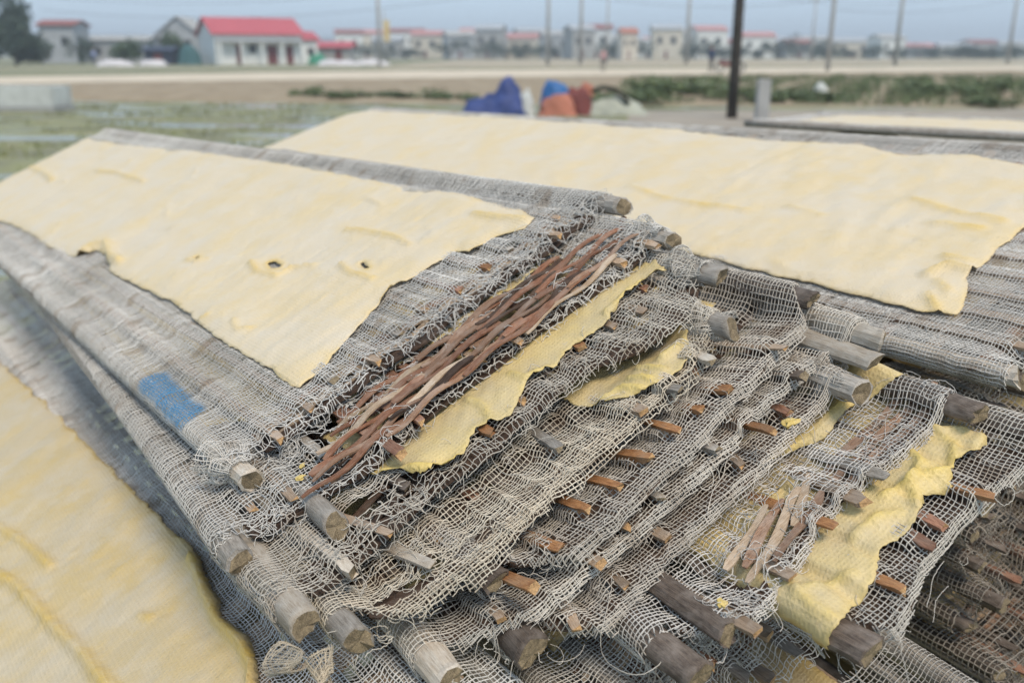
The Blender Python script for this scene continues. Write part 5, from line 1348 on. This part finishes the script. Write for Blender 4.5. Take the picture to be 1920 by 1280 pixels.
FARC = [B_WHITE, B_GREY, B_CREAM, B_CONC]; FARR = [B_PINK, B_CONC, B_ROOFD, B_GREY]
px_list0 = [(655, 215, 9), (690, 230, 12), (760, 240, 14), (800, 210, 10), (845, 230, 12), (885, 220, 9), (915, 200, 8), (955, 230, 12), (1000, 240, 12), (1045, 220, 10), (1095, 190, 7), (1140, 240, 11), (1180, 170, 4), (1215, 230, 10), (1250, 200, 9), (1300, 220, 9), (1335, 200, 10), (1420, 210, 11), (1470, 240, 13), (1530, 250, 14), (1605, 230, 17), (1675, 215, 9), (1730, 260, 14), (1790, 260, 13), (1850, 270, 15), (1905, 270, 12)]
px_list = sorted(px_list0 + [(672, 250, 12), (725, 205, 9), (780, 255, 12), (825, 260, 12), (865, 190, 8), (935, 255, 13), (978, 205, 9), (1022, 255, 12), (1070, 250, 12), (1118, 205, 9), (1160, 255, 12), (1232, 260, 12), (1275, 250, 13), (1318, 255, 12), (1365, 240, 12), (1445, 260, 13), (1500, 215, 9), (1568, 260, 13), (1640, 255, 14)])
sides_ = ['white', 'grey', 'cream', 'concrete-grey']
tops = {0: 'pinkish roof', 1: 'grey roof', 2: 'dull red roof', 3: 'flat dark roof'}
place = ['far left of the horizon village', 'left part of the horizon village', 'centre of the horizon village', 'right part of the horizon village', 'far right of the horizon village']
for i, (px, d, w) in enumerate(px_list):
    ci, ri = i % 4, (i * 3 + (1 if px > 1200 else 2)) % 4
    if px in (1335, 1420): ci, ri = 0, 0
    if px == 1180: ci, ri = 2, 2
    h = 4.6 + 3.4 * rv.random() if px < 1500 else 3.6 + 2.2 * rv.random()
    x = (px - 960) / 1379 * d
    lab = '%s far house with %s, %s from the left along the horizon' % (sides_[ci], tops[ri], ORDN[i])
    ww = w * .85
    house('far_house', lab, (x - ww / 2, d, DYK), rv.uniform(-.3, .3), ww, 7, h, 1.1, FARC[ci], B_ORNG if px == 1180 else FARR[ri], wins=[(ww * .15, ww * .3, h * .5, h * .75), (ww * .6, ww * .78, h * .5, h * .75)], doors=[(ww * .4, ww * .5, .02, 2.0)], group='houses of the far village')
for i in range(150):
    px = 640 + 1290 * (i + rv.random()) / 150; d = rv.uniform(165, 280); h = rv.uniform(2.6, 5.2) * (1 if px < 1550 else .75)
    tree('distant bluish green tree in the horizon tree line', (px - 960) / 1379 * d, d, h, h * 1.1, 'D', group='trees along the horizon', seed=i, n_=500, name='distant_tree')
def hills():
    n_ = 90; xs = np.linspace(-900, 1300, n_); nz = Noise2(3, .0016)
    top = 16 + 10 * nz(xs, xs * 0) + np.where(xs < 100, 8, -6)
    V = np.concatenate([np.stack([xs, np.full(n_, 1150.), np.full(n_, DYK - .5)], 1), np.stack([xs, np.full(n_, 1400.), np.maximum(top, 2)], 1), np.stack([xs, np.full(n_, 1800.), np.full(n_, DYK - .5)], 1)])
    i = np.arange(n_ - 1); F = np.concatenate([np.stack([i, i + 1, i + 1 + n_, i + n_], 1), np.stack([i + n_, i + 1 + n_, i + 1 + 2 * n_, i + 2 * n_], 1)])
    o = link('hills', mesh_np('hills', V, F), [LEAF_D]); o['kind'] = 'structure'
hills()

# ---------------- people on the dyke road
def person(label, loc, h, top, legs, seed, yaw=0.0):
    me = bpy.data.meshes.new('person')
    s = h / 1.7
    J = [(0, 0, .95), (0, 0, 1.15), (0, 0, 1.38), (0, 0, 1.50), (0, .02, 1.62), (.18, 0, 1.38), (.25, .03, 1.10), (.22, -.12, .90), (-.18, 0, 1.38), (-.26, .02, 1.10), (-.24, -.10, .88), (.10, 0, .88), (.12, .03, .48), (.12, 0, .06), (.12, -.14, .03), (-.10, 0, .88), (-.13, -.06, .48), (-.12, .08, .06), (-.12, -.06, .03)]
    E_ = [(0, 1), (1, 2), (2, 3), (3, 4), (2, 5), (5, 6), (6, 7), (2, 8), (8, 9), (9, 10), (0, 11), (11, 12), (12, 13), (13, 14), (0, 15), (15, 16), (16, 17), (17, 18)]
    R_ = [.13, .14, .14, .06, .105, .07, .05, .035, .07, .05, .035, .09, .065, .045, .04, .09, .065, .045, .04]
    me.from_pydata([(x * s, y * s, z * s) for x, y, z in J], E_, [])
    m, n, l, b = mat('clothes')
    tc = n.new('ShaderNodeTexCoord'); sp_ = n.new('ShaderNodeSeparateXYZ'); l.new(tc.outputs['Object'], sp_.inputs[0])
    mr = n.new('ShaderNodeMapRange'); mr.inputs[2].default_value = h; l.new(sp_.outputs['Z'], mr.inputs[0])
    rp = n.new('ShaderNodeValToRGB'); rp.color_ramp.interpolation = 'CONSTANT'
    rp.color_ramp.elements[0].position = 0; rp.color_ramp.elements[0].color = (.06, .05, .045, 1)
    rp.color_ramp.elements[1].position = .05; rp.color_ramp.elements[1].color = legs + (1,)
    for p_, c_ in ((.56, top), (.85, (.35, .22, .16)), (.97, (.03, .025, .02))):
        e_ = rp.color_ramp.elements.new(p_); e_.color = c_ + (1,)
    l.new(mr.outputs[0], rp.inputs['Fac']); l.new(rp.outputs['Color'], b.inputs['Base Color']); b.inputs['Roughness'].default_value = .85
    o = link('person', me, [m]); o.location = (loc[0] * GX, loc[1] * GY, loc[2]); o.rotation_euler = (0, 0, yaw)
    sk_ = o.modifiers.new('skin', 'SKIN')
    for i, r_ in enumerate(R_): me.skin_vertices[0].data[i].radius = (r_ * s, r_ * s * .85)
    me.skin_vertices[0].data[0].use_root = True
    o.modifiers.new('sub', 'SUBSURF').render_levels = 2; o.modifiers['sub'].levels = 1
    tag(o, label, 'person', 'people by the far road')
person('person in a dark blue top standing on the far road left of the dark pole', (12.9, 47.5, DYK), 1.62, (.03, .05, .10), (.06, .06, .07), 1, .4)
person('person in a pale pink top standing on the far road at the centre', (6.2, 50, DYK), 1.45, (.50, .30, .30), (.10, .09, .09), 2, -.5)
person('person in a light blue top by the houses at the far left', (-45.5, 80, DYK), 1.7, (.25, .30, .48), (.05, .06, .12), 3, .9)
bike = empty('motorbike'); bike.location = (14.0 * GX, 47.0 * GY, DYK); tag(bike, 'motorbike parked beside the dark-clothed person on the far road', 'motorbike')
for x in (-.62, .62):
    w_ = rod('wheel', [(x + .28 * math.cos(t), 0, .30 + .28 * math.sin(t)) for t in np.linspace(0, 2 * PI, 21)], .05, B_NAVY, bike, sides=6)
    rod('hub', [(x, -.06, .30), (x, .06, .30)], .07, B_CONC, w_, sides=8)
prism('body', bike, [(-.6, .42), (-.2, .36), (.25, .36), (.52, .80), (.42, .90), (.2, .62), (-.25, .62), (-.75, .72)], -.11, .11, T_MAROON, 'y')
box('seat', bike, -.62, .05, -.12, .12, .70, .79, B_NAVY, .03); rod('handlebar', [(.42, -.32, 1.02), (.46, 0, .94), (.42, .32, 1.02)], .022, B_NAVY, bike, sides=6); rod('fork', [(.44, 0, .90), (.62, 0, .30)], .03, B_CONC, bike, sides=6)

# ---------------- haze
HZ = 0.0011
hz = link('haze', box_mesh('haze', -950, 1350, -14, 1950, -1.0, 42))
mh = bpy.data.materials.new('haze_air'); mh.use_nodes = True
mh.node_tree.nodes.clear()
pv = mh.node_tree.nodes.new('ShaderNodeVolumePrincipled'); pv.inputs['Density'].default_value = HZ; pv.inputs['Color'].default_value = (.80, .88, .96, 1)
mo = mh.node_tree.nodes.new('ShaderNodeOutputMaterial'); mh.node_tree.links.new(pv.outputs[0], mo.inputs['Volume'])
mh.cycles.homogeneous_volume = True
hz.data.materials.append(mh); hz['kind'] = 'stuff'; hz['label'] = 'pale blue haze over the far land'
hz.display_type = 'WIRE'
